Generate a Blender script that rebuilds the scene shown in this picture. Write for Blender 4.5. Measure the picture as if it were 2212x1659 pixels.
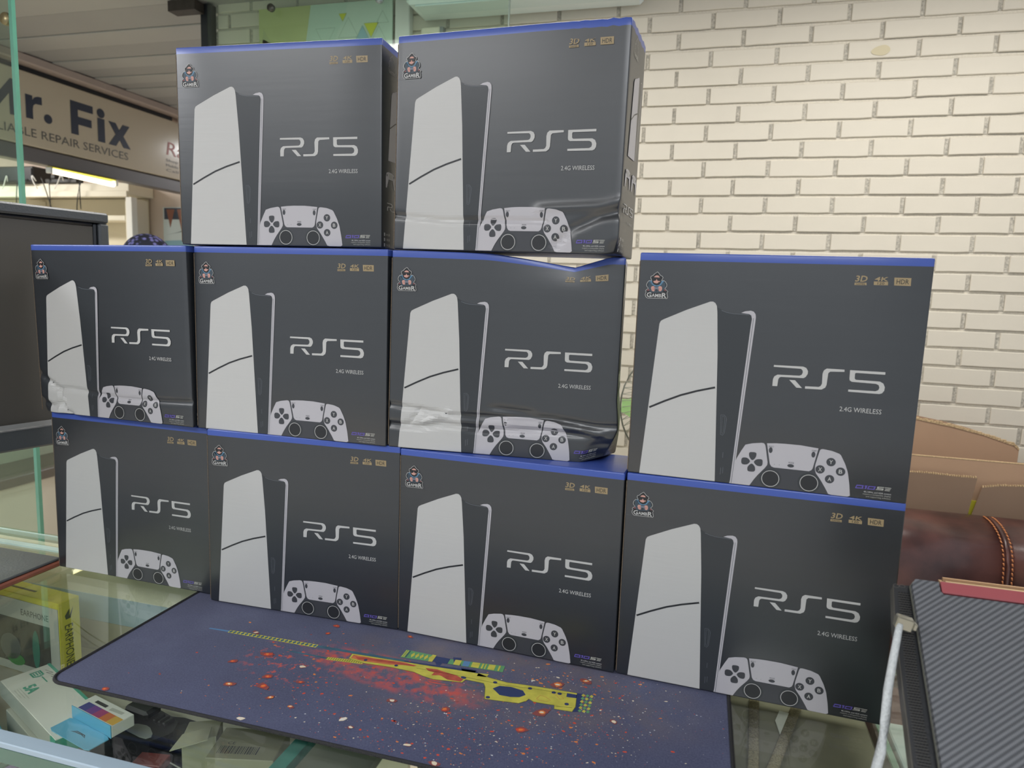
import bpy, bmesh, math, random
from mathutils import Vector, Matrix
from mathutils.geometry import tessellate_polygon

for o in list(bpy.data.objects): bpy.data.objects.remove(o)
SC = bpy.context.scene
COL = SC.collection

# ------------------------------------------------------------------ camera
F_PX, PITCH, ROLL, YAW = 1488.435, 0.1297937, 0.0350048, 0.2645
EYE = Vector((0.0, 0.0, 1.51753))
CP, SP, CR, SR = math.cos(PITCH), math.sin(PITCH), math.cos(ROLL), math.sin(ROLL)
_r = Vector((1, 0, 0)); _u = Vector((0, SP, CP)); _f = Vector((0, CP, -SP))
_RZ = Matrix.Rotation(YAW, 3, 'Z')
CAM_R = _RZ @ (_r * CR + _u * SR); CAM_U = _RZ @ (_r * -SR + _u * CR); CAM_F = _RZ @ _f
cd = bpy.data.cameras.new('camera'); cam = bpy.data.objects.new('camera', cd); COL.objects.link(cam)
cam.matrix_world = Matrix(((CAM_R.x, CAM_U.x, -CAM_F.x, EYE.x), (CAM_R.y, CAM_U.y, -CAM_F.y, EYE.y),
                           (CAM_R.z, CAM_U.z, -CAM_F.z, EYE.z), (0, 0, 0, 1)))
cd.sensor_width = 36.0; cd.lens = F_PX * 36.0 / 2212.0; cd.clip_start = 0.02; cd.clip_end = 60
cd.dof.use_dof = True; cd.dof.focus_distance = 1.15; cd.dof.aperture_fstop = 6.5
SC.camera = cam

def at(px, py, x=None, y=None, z=None):
    """point of the place seen at a photo pixel, on the plane x=, y= or z="""
    d = CAM_R * ((px - 1106) / F_PX) + CAM_U * (-(py - 829.5) / F_PX) + CAM_F
    t = (x - EYE.x) / d.x if x is not None else (y - EYE.y) / d.y if y is not None else (z - EYE.z) / d.z
    return EYE + d * t

# ------------------------------------------------------------------ world, lights, exposure
w = bpy.data.worlds.new('world'); SC.world = w; w.use_nodes = True
w.node_tree.nodes['Background'].inputs[0].default_value = (0.86, 0.93, 1.0, 1)
w.node_tree.nodes['Background'].inputs[1].default_value = 0.66
SC.view_settings.view_transform = 'Standard'; SC.view_settings.look = 'None'
SC.view_settings.gamma = 1.0; SC.view_settings.use_curve_mapping = False
SC.view_settings.exposure = -0.12
def area(name, loc, sx, sy, power, col):
    l = bpy.data.lights.new(name, 'AREA'); l.shape = 'RECTANGLE'; l.size = sx; l.size_y = sy
    l.energy = power; l.color = col
    o = bpy.data.objects.new(name, l); COL.objects.link(o); o.location = loc
    return o
CEIL = 2.66
LAMPS = [((0.75, 1.75), 1.2, 0.3, 15, (1, 0.96, 0.89)), ((-0.9, 1.65), 1.2, 0.3, 14, (1, 0.96, 0.9)),
         ((0.2, -1.3), 1.2, 0.6, 40, (0.93, 0.96, 1)), ((-1.6, -0.9), 1.2, 0.6, 20, (0.95, 0.97, 1)),
         ((-5.2, 3.0), 1.2, 0.3, 55, (1, 0.97, 0.9)), ((-2.75, -0.2), 0.3, 1.2, 46, (0.93, 0.95, 1)), ((-2.8, 5.3), 0.3, 0.8, 26, (0.95, 0.97, 1))]  # last two: unseen aisle lamps, added to brighten the left background
for i, (p, a, b, e, c) in enumerate(LAMPS):
    area('ceiling_lamp_light', (p[0], p[1], CEIL - 0.045), a, b, e, c)

# ------------------------------------------------------------------ materials
def lin(h):
    if isinstance(h, str):
        h = h.lstrip('#'); h = [int(h[i:i + 2], 16) for i in (0, 2, 4)]
    return tuple(((c / 255) / 12.92 if c / 255 <= 0.04045 else (((c / 255) + 0.055) / 1.055) ** 2.4) for c in h) + (1,)
MC = {}
def mat(name, color, rough=0.5, metal=0.0, var=0.0, scale=20, bump=0.0, bscale=60, coat=0.0, spec=0.5, emit=0, alpha=1, stretch=None):
    if name in MC: return MC[name]
    m = bpy.data.materials.new(name); m.use_nodes = True; nt = m.node_tree; b = nt.nodes['Principled BSDF']
    c = lin(color) if not (isinstance(color, tuple) and len(color) == 4) else color
    b.inputs['Base Color'].default_value = c; b.inputs['Roughness'].default_value = rough
    b.inputs['Metallic'].default_value = metal; b.inputs['Specular IOR Level'].default_value = spec
    b.inputs['Coat Weight'].default_value = coat; b.inputs['Coat Roughness'].default_value = 0.2
    if emit:
        b.inputs['Emission Color'].default_value = c; b.inputs['Emission Strength'].default_value = emit
    if var or bump:
        tc = nt.nodes.new('ShaderNodeTexCoord'); mp = nt.nodes.new('ShaderNodeMapping')
        nt.links.new(tc.outputs['Object'], mp.inputs[0])
        if stretch: mp.inputs['Scale'].default_value = stretch
    if var:
        n = nt.nodes.new('ShaderNodeTexNoise'); n.inputs['Scale'].default_value = scale; n.inputs['Detail'].default_value = 4
        nt.links.new(mp.outputs[0], n.inputs['Vector'])
        r = nt.nodes.new('ShaderNodeValToRGB'); e = r.color_ramp.elements
        e[0].position = 0.3; e[1].position = 0.7
        e[0].color = tuple(max(0, v * (1 - var)) for v in c[:3]) + (1,); e[1].color = tuple(min(1, v * (1 + var)) for v in c[:3]) + (1,)
        nt.links.new(n.outputs['Fac'], r.inputs[0]); nt.links.new(r.outputs[0], b.inputs['Base Color'])
    if bump:
        n2 = nt.nodes.new('ShaderNodeTexNoise'); n2.inputs['Scale'].default_value = bscale; n2.inputs['Detail'].default_value = 3
        nt.links.new(mp.outputs[0], n2.inputs['Vector'])
        bp = nt.nodes.new('ShaderNodeBump'); bp.inputs['Strength'].default_value = bump; bp.inputs['Distance'].default_value = 0.002
        nt.links.new(n2.outputs['Fac'], bp.inputs['Height']); nt.links.new(bp.outputs[0], b.inputs['Normal'])
    MC[name] = m
    return m
def glass(name, tint, refl=1.0, rough=0.0):
    if name in MC: return MC[name]
    m = bpy.data.materials.new(name); m.use_nodes = True; nt = m.node_tree; nt.nodes.clear()
    out = nt.nodes.new('ShaderNodeOutputMaterial'); mx = nt.nodes.new('ShaderNodeMixShader')
    tr = nt.nodes.new('ShaderNodeBsdfTransparent'); gl = nt.nodes.new('ShaderNodeBsdfGlossy'); lw = nt.nodes.new('ShaderNodeLayerWeight')
    lw.inputs['Blend'].default_value = 0.5
    pw_ = nt.nodes.new('ShaderNodeMath'); pw_.operation = 'POWER'; pw_.inputs[1].default_value = 5.0
    mu = nt.nodes.new('ShaderNodeMath'); mu.operation = 'MULTIPLY_ADD'; mu.inputs[1].default_value = 0.9 * refl; mu.inputs[2].default_value = 0.04 * refl; mu.use_clamp = True
    tr.inputs[0].default_value = tint; gl.inputs['Roughness'].default_value = rough
    nt.links.new(lw.outputs['Facing'], pw_.inputs[0]); nt.links.new(pw_.outputs[0], mu.inputs[0]); nt.links.new(mu.outputs[0], mx.inputs[0])
    nt.links.new(tr.outputs[0], mx.inputs[1]); nt.links.new(gl.outputs[0], mx.inputs[2]); nt.links.new(mx.outputs[0], out.inputs[0])
    MC[name] = m
    return m

# ------------------------------------------------------------------ mesh helpers
class MB:
    def __init__(s): s.v = []; s.f = []; s.m = []; s.mats = []; s.smooth = []
    def mi(s, m):
        if m not in s.mats: s.mats.append(m)
        return s.mats.index(m)
    def add(s, vs, fs, m, smooth=False):
        k = len(s.v); s.v += [tuple(v) for v in vs]; i = s.mi(m)
        for f in fs: s.f.append([a + k for a in f]); s.m.append(i); s.smooth.append(smooth)
    def box(s, lo, hi, m, M=None, bev=0.0):
        x0, y0, z0 = lo; x1, y1, z1 = hi
        if bev <= 0:
            vs = [(x, y, z) for z in (z0, z1) for y in (y0, y1) for x in (x0, x1)]
            fs = [(0, 2, 3, 1), (4, 5, 7, 6), (0, 1, 5, 4), (1, 3, 7, 5), (3, 2, 6, 7), (2, 0, 4, 6)]
        else:
            b = min(bev, (x1 - x0) / 2.01, (y1 - y0) / 2.01, (z1 - z0) / 2.01)
            vs = []; idx = {}
            for sx in (0, 1):
                for sy in (0, 1):
                    for sz in (0, 1):
                        X, Y, Z = (x0, x1)[sx], (y0, y1)[sy], (z0, z1)[sz]
                        dx, dy, dz = (b, -b)[sx], (b, -b)[sy], (b, -b)[sz]
                        for a, p in ((0, (X, Y + dy, Z + dz)), (1, (X + dx, Y, Z + dz)), (2, (X + dx, Y + dy, Z))):
                            idx[(sx, sy, sz, a)] = len(vs); vs.append(p)
            fs = []
            for a in range(3):
                o1, o2 = [i for i in range(3) if i != a]
                for sa in (0, 1):
                    q = []
                    for (p, r) in ((0, 0), (1, 0), (1, 1), (0, 1)):
                        k = [0, 0, 0]; k[a] = sa; k[o1] = p; k[o2] = r; q.append(idx[(*k, a)])
                    fs.append(tuple(q))
            for a in range(3):
                o1, o2 = [i for i in range(3) if i != a]
                for p in (0, 1):
                    for r in (0, 1):
                        k0 = [0, 0, 0]; k0[o1] = p; k0[o2] = r; k1 = list(k0); k1[a] = 1
                        fs.append((idx[(*k0, o1)], idx[(*k1, o1)], idx[(*k1, o2)], idx[(*k0, o2)]))
            for sx in (0, 1):
                for sy in (0, 1):
                    for sz in (0, 1): fs.append(tuple(idx[(sx, sy, sz, a)] for a in range(3)))
        if M: vs = [M @ Vector(v) for v in vs]
        s.add(vs, fs, m)
    def prism(s, pts, z0, z1, m, M=None, smooth=False):
        n = len(pts); vs = [(x, y, z0) for x, y in pts] + [(x, y, z1) for x, y in pts]
        tri = tessellate_polygon([[Vector((x, y, 0)) for x, y in pts]])
        fs = [tuple(t) for t in tri] + [tuple(a + n for a in t) for t in tri]
        fs += [(i, (i + 1) % n, (i + 1) % n + n, i + n) for i in range(n)]
        if M: vs = [M @ Vector(v) for v in vs]
        s.add(vs, fs, m, smooth)
    def quad(s, ps, m): s.add(ps, [tuple(range(len(ps)))], m)
    def tube(s, path, r, m, n=10, caps=True, flat=1.0):
        path = [Vector(p) for p in path]; rs = r if isinstance(r, (list, tuple)) else [r] * len(path)
        vs = []; fs = []
        up = Vector((0, 0, 1))
        for i, p in enumerate(path):
            t = (path[min(i + 1, len(path) - 1)] - path[max(i - 1, 0)]).normalized()
            ref = up if abs(t.dot(up)) < 0.95 else Vector((1, 0, 0))
            a = t.cross(ref).normalized(); b = a.cross(t).normalized()
            for k in range(n):
                th = 2 * math.pi * k / n
                vs.append(p + a * (rs[i] * math.cos(th)) + b * (rs[i] * flat * math.sin(th)))
        for i in range(len(path) - 1):
            for k in range(n):
                fs.append((i * n + k, i * n + (k + 1) % n, (i + 1) * n + (k + 1) % n, (i + 1) * n + k))
        if caps: fs += [tuple(range(n)), tuple((len(path) - 1) * n + k for k in range(n))]
        s.add(vs, fs, m, True)
    def lathe(s, prof, m, M=None, n=32):
        vs = [(r * math.cos(2 * math.pi * k / n), r * math.sin(2 * math.pi * k / n), z) for r, z in prof for k in range(n)]
        fs = [(i * n + k, i * n + (k + 1) % n, (i + 1) * n + (k + 1) % n, (i + 1) * n + k) for i in range(len(prof) - 1) for k in range(n)]
        if M: vs = [M @ Vector(v) for v in vs]
        s.add(vs, fs, m, True)
    def mesh(s, name):
        me = bpy.data.meshes.new(name); me.from_pydata([tuple(v) for v in s.v], [], s.f)
        for m in s.mats: me.materials.append(m)
        me.polygons.foreach_set('material_index', s.m); me.polygons.foreach_set('use_smooth', s.smooth)
        bm = bmesh.new(); bm.from_mesh(me); bmesh.ops.recalc_face_normals(bm, faces=bm.faces); bm.to_mesh(me); bm.free()
        me.update(); return me
def link(name, me, parent=None, M=None):
    o = bpy.data.objects.new(name, me); COL.objects.link(o)
    if parent: o.parent = parent
    if M is not None: o.matrix_local = M
    return o
def ob(name, mb, parent=None, M=None): return link(name, mb.mesh(name), parent, M)
def tag(o, label=None, cat=None, group=None, kind=None):
    if label: o['label'] = label
    if cat: o['category'] = cat
    if group: o['group'] = group
    if kind: o['kind'] = kind
    return o
def thing(name, loc, label, cat, group=None, rz=0, M=None):
    o = bpy.data.objects.new(name, None); COL.objects.link(o)
    if M is not None: o.matrix_world = M
    else: o.location = loc; o.rotation_euler = (0, 0, rz)
    return tag(o, label, cat, group)
def one(fn, *a, **k):
    mb = MB(); getattr(mb, fn)(*a, **k); return mb
def circ(cx, cy, r, n=24, ry=None, a0=0, a1=360):
    ry = ry or r
    return [(cx + r * math.cos(math.radians(a0 + (a1 - a0) * i / n)), cy + ry * math.sin(math.radians(a0 + (a1 - a0) * i / n))) for i in range(n if a1 - a0 == 360 else n + 1)]
def smoothpoly(pts, r=0.25, it=1):
    for _ in range(it):
        q = []
        for i, p in enumerate(pts):
            n_ = pts[(i + 1) % len(pts)]
            q += [(p[0] + (n_[0] - p[0]) * r, p[1] + (n_[1] - p[1]) * r), (p[0] + (n_[0] - p[0]) * (1 - r), p[1] + (n_[1] - p[1]) * (1 - r))]
        pts = q
    return pts
def ring(pts, wd):
    """closed stroke: quads between the outline and the same outline moved inward by wd"""
    n = len(pts); inn = []
    area2 = sum(pts[i][0] * pts[(i + 1) % n][1] - pts[(i + 1) % n][0] * pts[i][1] for i in range(n)); sg = 1 if area2 > 0 else -1
    for i in range(n):
        a, b, c = Vector(pts[i - 1]), Vector(pts[i]), Vector(pts[(i + 1) % n])
        d1 = (b - a); d2 = (c - b)
        if d1.length < 1e-9 or d2.length < 1e-9: inn.append(tuple(b)); continue
        d1.normalize(); d2.normalize(); nn = Vector((-d1.y - d2.y, d1.x + d2.x)) * sg
        if nn.length < 1e-6: nn = Vector((-d1.y, d1.x)) * sg
        nn.normalize(); inn.append(tuple(b + nn * wd))
    return list(pts) + inn, [(i, (i + 1) % n, (i + 1) % n + n, i + n) for i in range(n)]
def stroke(path, wd):
    vs = []
    for i, p in enumerate(path):
        t = (Vector(path[min(i + 1, len(path) - 1)]) - Vector(path[max(i - 1, 0)])).normalized(); nn = Vector((-t.y, t.x)) * wd / 2
        vs += [tuple(Vector(p) + nn), tuple(Vector(p) - nn)]
    return vs, [(2 * i, 2 * i + 1, 2 * i + 3, 2 * i + 2) for i in range(len(path) - 1)]

# flat print: polygons in (u, v) with a layer number
class Print:
    def __init__(s): s.items = []
    def poly(s, pts, m, layer=1, holes=()):
        loops = [[Vector((x, y, 0)) for x, y in l] for l in (pts, *holes)]
        vs = [(x, y) for l in (pts, *holes) for x, y in l]
        s.items.append((vs, [tuple(t) for t in tessellate_polygon(loops)], m, layer)); return s
    def raw(s, vf, m, layer=1): s.items.append((vf[0], vf[1], m, layer)); return s
    def text(s, txt, x0, y0, wd, h, m, layer=1, bold=0.0, shear=0.0, rot=0.0):
        vs, fs = text_poly(txt, bold)
        xs = [v[0] for v in vs]; ys = [v[1] for v in vs]
        H = CAPH; kx = wd / (max(xs) - min(xs)); ky = h / H; mx = min(xs); c, sn = math.cos(rot), math.sin(rot)
        out = []
        for x, y in vs:
            a = (x - mx) * kx + shear * y * ky; b = y * ky
            out.append((x0 + a * c - b * sn, y0 + a * sn + b * c))
        s.items.append((out, fs, m, layer)); return s
    def mb(s, fn, us=(), vs_=()):
        """fn(u, v, layer) -> 3D point; us, vs_: lines to cut the print along, so that it follows a bent surface"""
        mb = MB()
        for vs, fs, m, layer in s.items:
            if us or vs_:
                bm = bmesh.new(); bv = [bm.verts.new((x, y, 0)) for x, y in vs]
                for f in fs:
                    try: bm.faces.new([bv[i] for i in f])
                    except ValueError: pass
                lox, hix = min(v[0] for v in vs), max(v[0] for v in vs); loy, hiy = min(v[1] for v in vs), max(v[1] for v in vs)
                for vals, ax, lo, hi in ((us, 0, lox, hix), (vs_, 1, loy, hiy)):
                    for q in vals:
                        if lo + 1e-5 < q < hi - 1e-5:
                            co = [0, 0, 0]; no = [0, 0, 0]; co[ax] = q; no[ax] = 1
                            bmesh.ops.bisect_plane(bm, geom=bm.verts[:] + bm.edges[:] + bm.faces[:], plane_co=co, plane_no=no, dist=1e-7)
                bm.verts.index_update(); vv = [(v.co.x, v.co.y) for v in bm.verts]; ff = [[v.index for v in f.verts] for f in bm.faces]; bm.free()
            else: vv, ff = vs, fs
            mb.add([fn(x, y, layer) for x, y in vv], ff, m)
        return mb
TC = {}
def text_raw(txt, bold):
    if (txt, bold) in TC: return TC[(txt, bold)]
    cu = bpy.data.curves.new('text', 'FONT'); cu.body = txt; cu.size = 1.0; cu.resolution_u = 2; cu.offset = bold; cu.fill_mode = 'FRONT'
    o = bpy.data.objects.new('text', cu); COL.objects.link(o)
    dg = bpy.context.evaluated_depsgraph_get(); me = bpy.data.meshes.new_from_object(o.evaluated_get(dg))
    r = ([(v.co.x, v.co.y) for v in me.vertices], [tuple(p.vertices) for p in me.polygons])
    bpy.data.objects.remove(o); bpy.data.curves.remove(cu); bpy.data.meshes.remove(me)
    TC[(txt, bold)] = r
    return r
CAPH = max(v[1] for v in text_raw('H', 0.0)[0])
def text_poly(txt, bold=0.0): return text_raw(txt, bold)
ART = {
 'corners': [[4,3147],[3605,3152],[3600,2],[-1,1]],
 'band': [[3,3051],[3612,3054]],
 'panel': [[174,5],[319,2138],[323,2179],[340,2216],[379,2240],[679,2384],[980,2508],[1018,2509],[1049,2488],[1069,2452],[1081,2376],[1126,1803],[1161,1131],[1220,12]],
 'split': [[256,982],[459,1088],[674,1190],[888,1267],[1128,1337]],
 'side': [[1074,2437],[1135,2405],[1211,2380],[1295,2368],[1388,2366],[1491,2362],[1525,2320],[1525,2223],[1425,12],[1220,12]],
 'strip': [[1388,2373],[1437,2397],[1508,2408],[1546,2397],[1571,2364],[1578,2323],[1576,2247],[1524,1297],[1469,247],[1463,10],[1420,12],[1421,56],[1479,1338],[1523,2201],[1531,2299],[1519,2344],[1491,2362]],
 'stripline': [[1551,2311],[1439,17]],
 'vent': [[1229,964],[1280,965],[1305,935],[1314,906],[1299,711],[1276,674],[1243,687]],
 'lgrip': [[1462,297],[1484,376],[1534,484],[1583,578],[1671,606],[1790,626],[1819,622],[1836,602],[1846,566],[1886,360],[1883,324],[1858,282],[1771,169],[1727,102],[1677,10],[1413,9]],
 'mid': [[1841,597],[1857,627],[1915,346],[1969,301],[2410,301],[2453,348],[2500,625],[2519,601],[2481,334],[2558,205],[2676,11],[1677,10],[1858,286],[1886,360]],
 'pad': [[1857,627],[1973,639],[2083,644],[2279,644],[2500,625],[2453,348],[2440,320],[2410,301],[1969,301],[1936,313],[1915,346]],
 'rgrip': [[2519,601],[2533,617],[2559,622],[2667,609],[2772,574],[2841,445],[2881,339],[2915,172],[2936,11],[2676,11],[2630,92],[2558,205],[2497,284],[2481,334],[2479,394]],
 'sticks': [[1938,141],[2052,155],[1929,253],[2423,140],[2536,154],[2413,250]],
 'dp1': [[1637,464],[1652,483],[1717,486],[1737,471],[1731,413],[1688,362],[1645,412]],
 'dp2': [[1546,374],[1565,398],[1622,400],[1668,354],[1630,304],[1573,297],[1548,316]],
 'dp3': [[1703,348],[1740,392],[1805,399],[1822,383],[1823,317],[1801,297],[1748,300]],
 'dp4': [[1683,332],[1728,289],[1737,236],[1722,212],[1653,208],[1634,224],[1633,277]],
 'btn': [[2667,457],[2722,464],[2544,343],[2793,341],[2670,224]],
 'pills': [[1911,537],[1935,539],[1915,497],[2445,534],[2179,349],[2220,353],[2181,326]],
 'ptext': [[1881,574],[1948,576],[2420,575],[2483,576],[2147,377],[2215,379]],
 'R': [[1857,1700],[2217,1703],[2257,1687],[2280,1649],[2281,1611],[2260,1568],[2235,1550],[1956,1546],[1937,1535],[1926,1512],[1920,1417],[1859,1416],[1859,1507],[1873,1547],[1911,1573],[2182,1579],[2208,1593],[2219,1623],[2214,1652],[2193,1672],[1855,1675]],
 'Rl': [[2062,1514],[2134,1514],[2227,1416],[2159,1416]],
 'S': [[2263,1444],[2427,1448],[2449,1461],[2463,1491],[2459,1628],[2471,1671],[2503,1698],[2714,1698],[2716,1669],[2548,1660],[2526,1637],[2520,1483],[2507,1444],[2464,1415],[2264,1412]],
 '5': [[2780,1697],[3190,1699],[3190,1666],[2855,1666],[2842,1657],[2844,1591],[2860,1576],[3138,1574],[3180,1552],[3202,1504],[3199,1459],[3178,1425],[3146,1412],[2783,1414],[2782,1442],[3100,1445],[3131,1462],[3140,1495],[3128,1527],[3097,1541],[2815,1546],[2788,1562],[2782,1586]],
 'wl': [[2703,1150],[3194,1153],[2703,1210]],
 '3D': [[2729,2838],[2868,2833],[2722,2909]],
 'games': [[2726,2821],[2863,2824],[2866,2793],[2726,2790]],
 '4K': [[2951,2850],[3104,2851],[2946,2900]],
 '120': [[2945,2843],[3106,2842],[3108,2799],[2947,2798]],
 'HDR': [[3171,2898],[3360,2897],[3363,2799],[3177,2800]],
 'logo': [[251,2891],[271,2874],[295,2844],[323,2830],[334,2809],[324,2787],[313,2772],[347,2773],[373,2753],[391,2719],[389,2688],[366,2662],[412,2624],[400,2604],[406,2577],[414,2543],[400,2521],[377,2524],[369,2530],[351,2523],[259,2522],[133,2520],[113,2535],[99,2562],[101,2593],[112,2605],[98,2618],[110,2638],[138,2658],[117,2679],[108,2705],[119,2741],[140,2766],[177,2769],[170,2781],[159,2803],[165,2827],[193,2839],[207,2859]],
 'face': [[208,2813],[215,2828],[244,2841],[273,2832],[284,2811]],
 'face2': [[198,2758],[243,2771],[270,2763],[293,2762],[292,2754],[271,2747],[265,2734],[246,2729],[215,2736]],
 'nose': [[242,2793],[257,2768],[238,2767]],
 'glasses': [[186,2808],[305,2812],[305,2789],[281,2771],[255,2772],[245,2798],[239,2771],[213,2769],[189,2785]],
 'hood': [[141,2759],[183,2766],[184,2739],[209,2713],[248,2699],[285,2711],[306,2739],[314,2768],[348,2765],[322,2720],[286,2696],[249,2687],[210,2693],[178,2715]],
 'lh': [[174,2665],[184,2687],[214,2690],[221,2678],[226,2625],[211,2616],[187,2627]],
 'rh': [[275,2684],[286,2692],[313,2691],[326,2671],[324,2636],[306,2620],[283,2627]],
 'ctl': [[221,2678],[234,2683],[249,2676],[264,2684],[276,2680],[281,2650],[267,2645],[251,2651],[236,2644],[222,2651]],
 'red1': [[115,2624],[148,2649],[155,2628]],
 'red2': [[355,2635],[359,2654],[391,2627]],
 'gtext': [[118,2537],[395,2546],[114,2597]],
 'line': [[9,2516],[133,2520]],
 'Q': [[3001,191],[3086,192],[3080,161],[3088,146],[3071,144],[2995,140],[2984,145]],
 'Qi': [[3009,174],[3068,177],[3063,157],[3001,155]],
 '1': [[3098,191],[3129,194],[3116,146],[3097,145],[3105,176],[3094,177]],
 '0': [[3140,190],[3229,194],[3215,146],[3127,143]],
 '0i': [[3153,178],[3211,180],[3200,158],[3143,157]],
 'Ss': [[3246,194],[3325,196],[3322,186],[3261,184],[3258,176],[3320,176],[3316,150],[3228,148],[3233,157],[3299,159],[3301,164],[3241,164]],
 'E1': [[3332,195],[3408,195],[3406,186],[3329,186]],
 'E2': [[3340,175],[3402,176],[3399,168],[3338,165]],
 'E3': [[3335,158],[3393,158],[3391,149],[3333,149]],
 'sp': [[3091,95],[3414,99],[3090,116],[3082,68],[3413,65],[3122,37],[3410,39]],
}

# ================================================================== the room
rnd = random.Random(7)
WALLY = 2.6
M_brick = mat('painted brick', '#ddd6c7', 0.55, var=0.02, scale=9, bump=0.2, bscale=70)
M_mortar = mat('painted mortar', '#dbd4c5', 0.8, var=0.08, scale=160, bump=0.7, bscale=200)
M_joint = mat('rough upright joint', '#bdb8ac', 0.9, var=0.35, scale=170, bump=1.0, bscale=260)
M_ceil = mat('grey ceiling board', '#a8a6a6', 0.6, var=0.03, scale=3)
M_floor = mat('beige floor tile', '#ecdfce', 0.25, var=0.05, scale=2)
M_grout = mat('floor grout', '#a79a88', 0.8)
M_pink = mat('pinkish painted wall', '#cdbcb1', 0.6, var=0.03, scale=4)
M_cream = mat('cream cabinet board', '#e6e0d0', 0.45, var=0.02, scale=5)
M_dark = mat('dark painted metal', '#33363c', 0.4, metal=0.3)
M_white = mat('white plastic', '#ececea', 0.35)
M_black = mat('black plastic', '#1d1f22', 0.35)
M_glass = glass('clear green glass', (0.86, 0.95, 0.9, 1), 1.0)
M_top = glass('counter glass', (0.955, 0.975, 0.95, 1), 1.5, 0.015)
M_edge = mat('green polished glass edge', '#5f9c88', 0.15, coat=0.6, var=0.15, scale=6)
M_edge2 = mat('pale glass edge', '#b4cdc6', 0.15, coat=0.5, var=0.1, scale=9)

# floor with tiles
fl = ob('floor', one('box', (-7.2, -2.6, -0.06), (3.4, 6.6, -0.004), M_grout)); tag(fl, kind='structure')
TM = one('box', (0, 0, -0.004), (0.592, 0.592, 0.0), M_floor, bev=0.002).mesh('tile')
TM2 = MB(); k = 0
for i in range(17):
    for j in range(15):
        x, y = -7.0 + 0.6 * i, -2.4 + 0.6 * j
        if x > -7 and 2 < y + 0.6 and x < -2.2:
            o = link('tile', TM, fl); o.location = (x, y, 0)
        else: TM2.box((x, y, -0.004), (x + 0.592, y + 0.592, 0), M_floor)
tag(ob('tile_field', TM2, fl), kind='stuff')

# ceiling
ce = ob('ceiling', one('box', (-7.2, -2.6, CEIL + 0.012), (3.4, 6.6, CEIL + 0.08), mat('ceiling joint', '#4d4743', 0.8))); tag(ce, kind='structure')
M_ceil2 = mat('lighter ceiling board', '#b3b1b0', 0.55, var=0.03, scale=3)
ys = [-2.6, -2.25, -1.9, -1.55, -1.2, -0.85, -0.5, -0.15, 0.2, 0.55, 0.9, 1.25, 1.6, 1.95, 2.25, 2.542, 2.756, 2.92, 3.081, 3.219, 3.35, 3.475, 3.571, 3.75, 3.93, 4.1, 4.3, 4.6, 4.9, 5.2, 5.6, 6.0, 6.6]
for i in range(len(ys) - 1):
    mm = M_ceil if i % 2 else M_ceil2
    ob('ceiling_board', one('box', (-3.62, ys[i] + 0.004, CEIL + (0.004 if i % 2 else 0.0)), (3.4, ys[i + 1] - 0.004, CEIL + 0.014), mm, bev=0.003), ce)
ob('ceiling_board', one('box', (-7.2, -2.6, CEIL), (-3.63, 6.6, CEIL + 0.012), M_white), ce)

# brick wall: bricks one by one where the photo shows them, on a mortar backing
wb = ob('wall_back', one('box', (-2.03, WALLY, 0), (3.2, WALLY + 0.16, CEIL), M_mortar)); tag(wb, kind='structure')
EVEN = [0.502, 0.725, 0.936, 1.143, 1.366, 1.578]; ODD = [0.614, 0.831, 1.032, 1.255, 1.470, 1.676]
HC = 0.0619; ZR0 = 2.534
def joints(c):
    a = list(c)
    while a[0] > -2.1: a.insert(0, a[0] - 0.2151)
    while a[-1] < 3.2: a.append(a[-1] + 0.2151)
    return a
jn = MB(); rest = MB(); nb = 0; shared = {}
cand = []
for r in range(-2, 41):
    js = joints(ODD if r % 2 else EVEN); zc = ZR0 - r * HC
    for a, b in zip(js, js[1:]):
        a2, b2 = max(a, -2.03), min(b, 3.2)
        if b2 - a2 < 0.04: continue
        cand.append((r, a2 + 0.0065, b2 - 0.0065, zc))
vis = [c for c in cand if (c[2] > 0.08 and c[1] < 1.32 and 0.78 < c[3] < 2.63)]
vis += [c for c in cand if c not in vis and c[1] > -2.05 and c[2] < 0.3 and c[3] > 2.33]
vis = set(vis[:300])
for c in cand:
    r, a, b, zc = c
    jn.box((a - 0.0145 + rnd.uniform(0, .002), WALLY - 0.0025, zc - (HC - .012) / 2), (a - rnd.uniform(0, .002), WALLY + 0.001, zc + (HC - .012) / 2), M_joint)
    h = HC - 0.0085; jz = rnd.uniform(-0.0012, 0.0012); pr = rnd.uniform(0.006, 0.0095)
    if c in vis:
        key = (round(b - a, 2), rnd.randrange(3))
        if key not in shared:
            wv = b - a; m_ = MB(); n = 5; bv = 0.0022
            # outline with slightly uneven long edges
            top = [(-wv / 2 + wv * i / n, h / 2 + rnd.uniform(-0.0009, 0.0009)) for i in range(n + 1)]
            bot = [(wv / 2 - wv * i / n, -h / 2 + rnd.uniform(-0.0012, 0.0012)) for i in range(n + 1)]
            pts = top + bot; N = len(pts)
            inner = [(x * (1 - 2 * bv / wv), y * (1 - 2 * bv / h)) for x, y in pts]
            vs = [(x, 0.0, y) for x, y in pts] + [(x, -0.0045, y) for x, y in pts] + [(x, -0.0065, y) for x, y in inner]
            fs = [(i, (i + 1) % N, (i + 1) % N + N, i + N) for i in range(N)] + [(i + N, (i + 1) % N + N, (i + 1) % N + 2 * N, i + 2 * N) for i in range(N)] + [tuple(range(2 * N, 3 * N))]
            m_.add(vs, fs, M_brick); shared[key] = (m_.mesh('brick'), wv)
        me, wv = shared[key]
        o = link('brick', me, wb); o.location = ((a + b) / 2, WALLY + 0.0065 - pr, zc + jz); o.scale = ((b - a) / wv, 1, 1)
    else:
        rest.box((a, WALLY - 0.0085, zc - h / 2), (b, WALLY + 0.001, zc + h / 2), M_brick)
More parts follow.
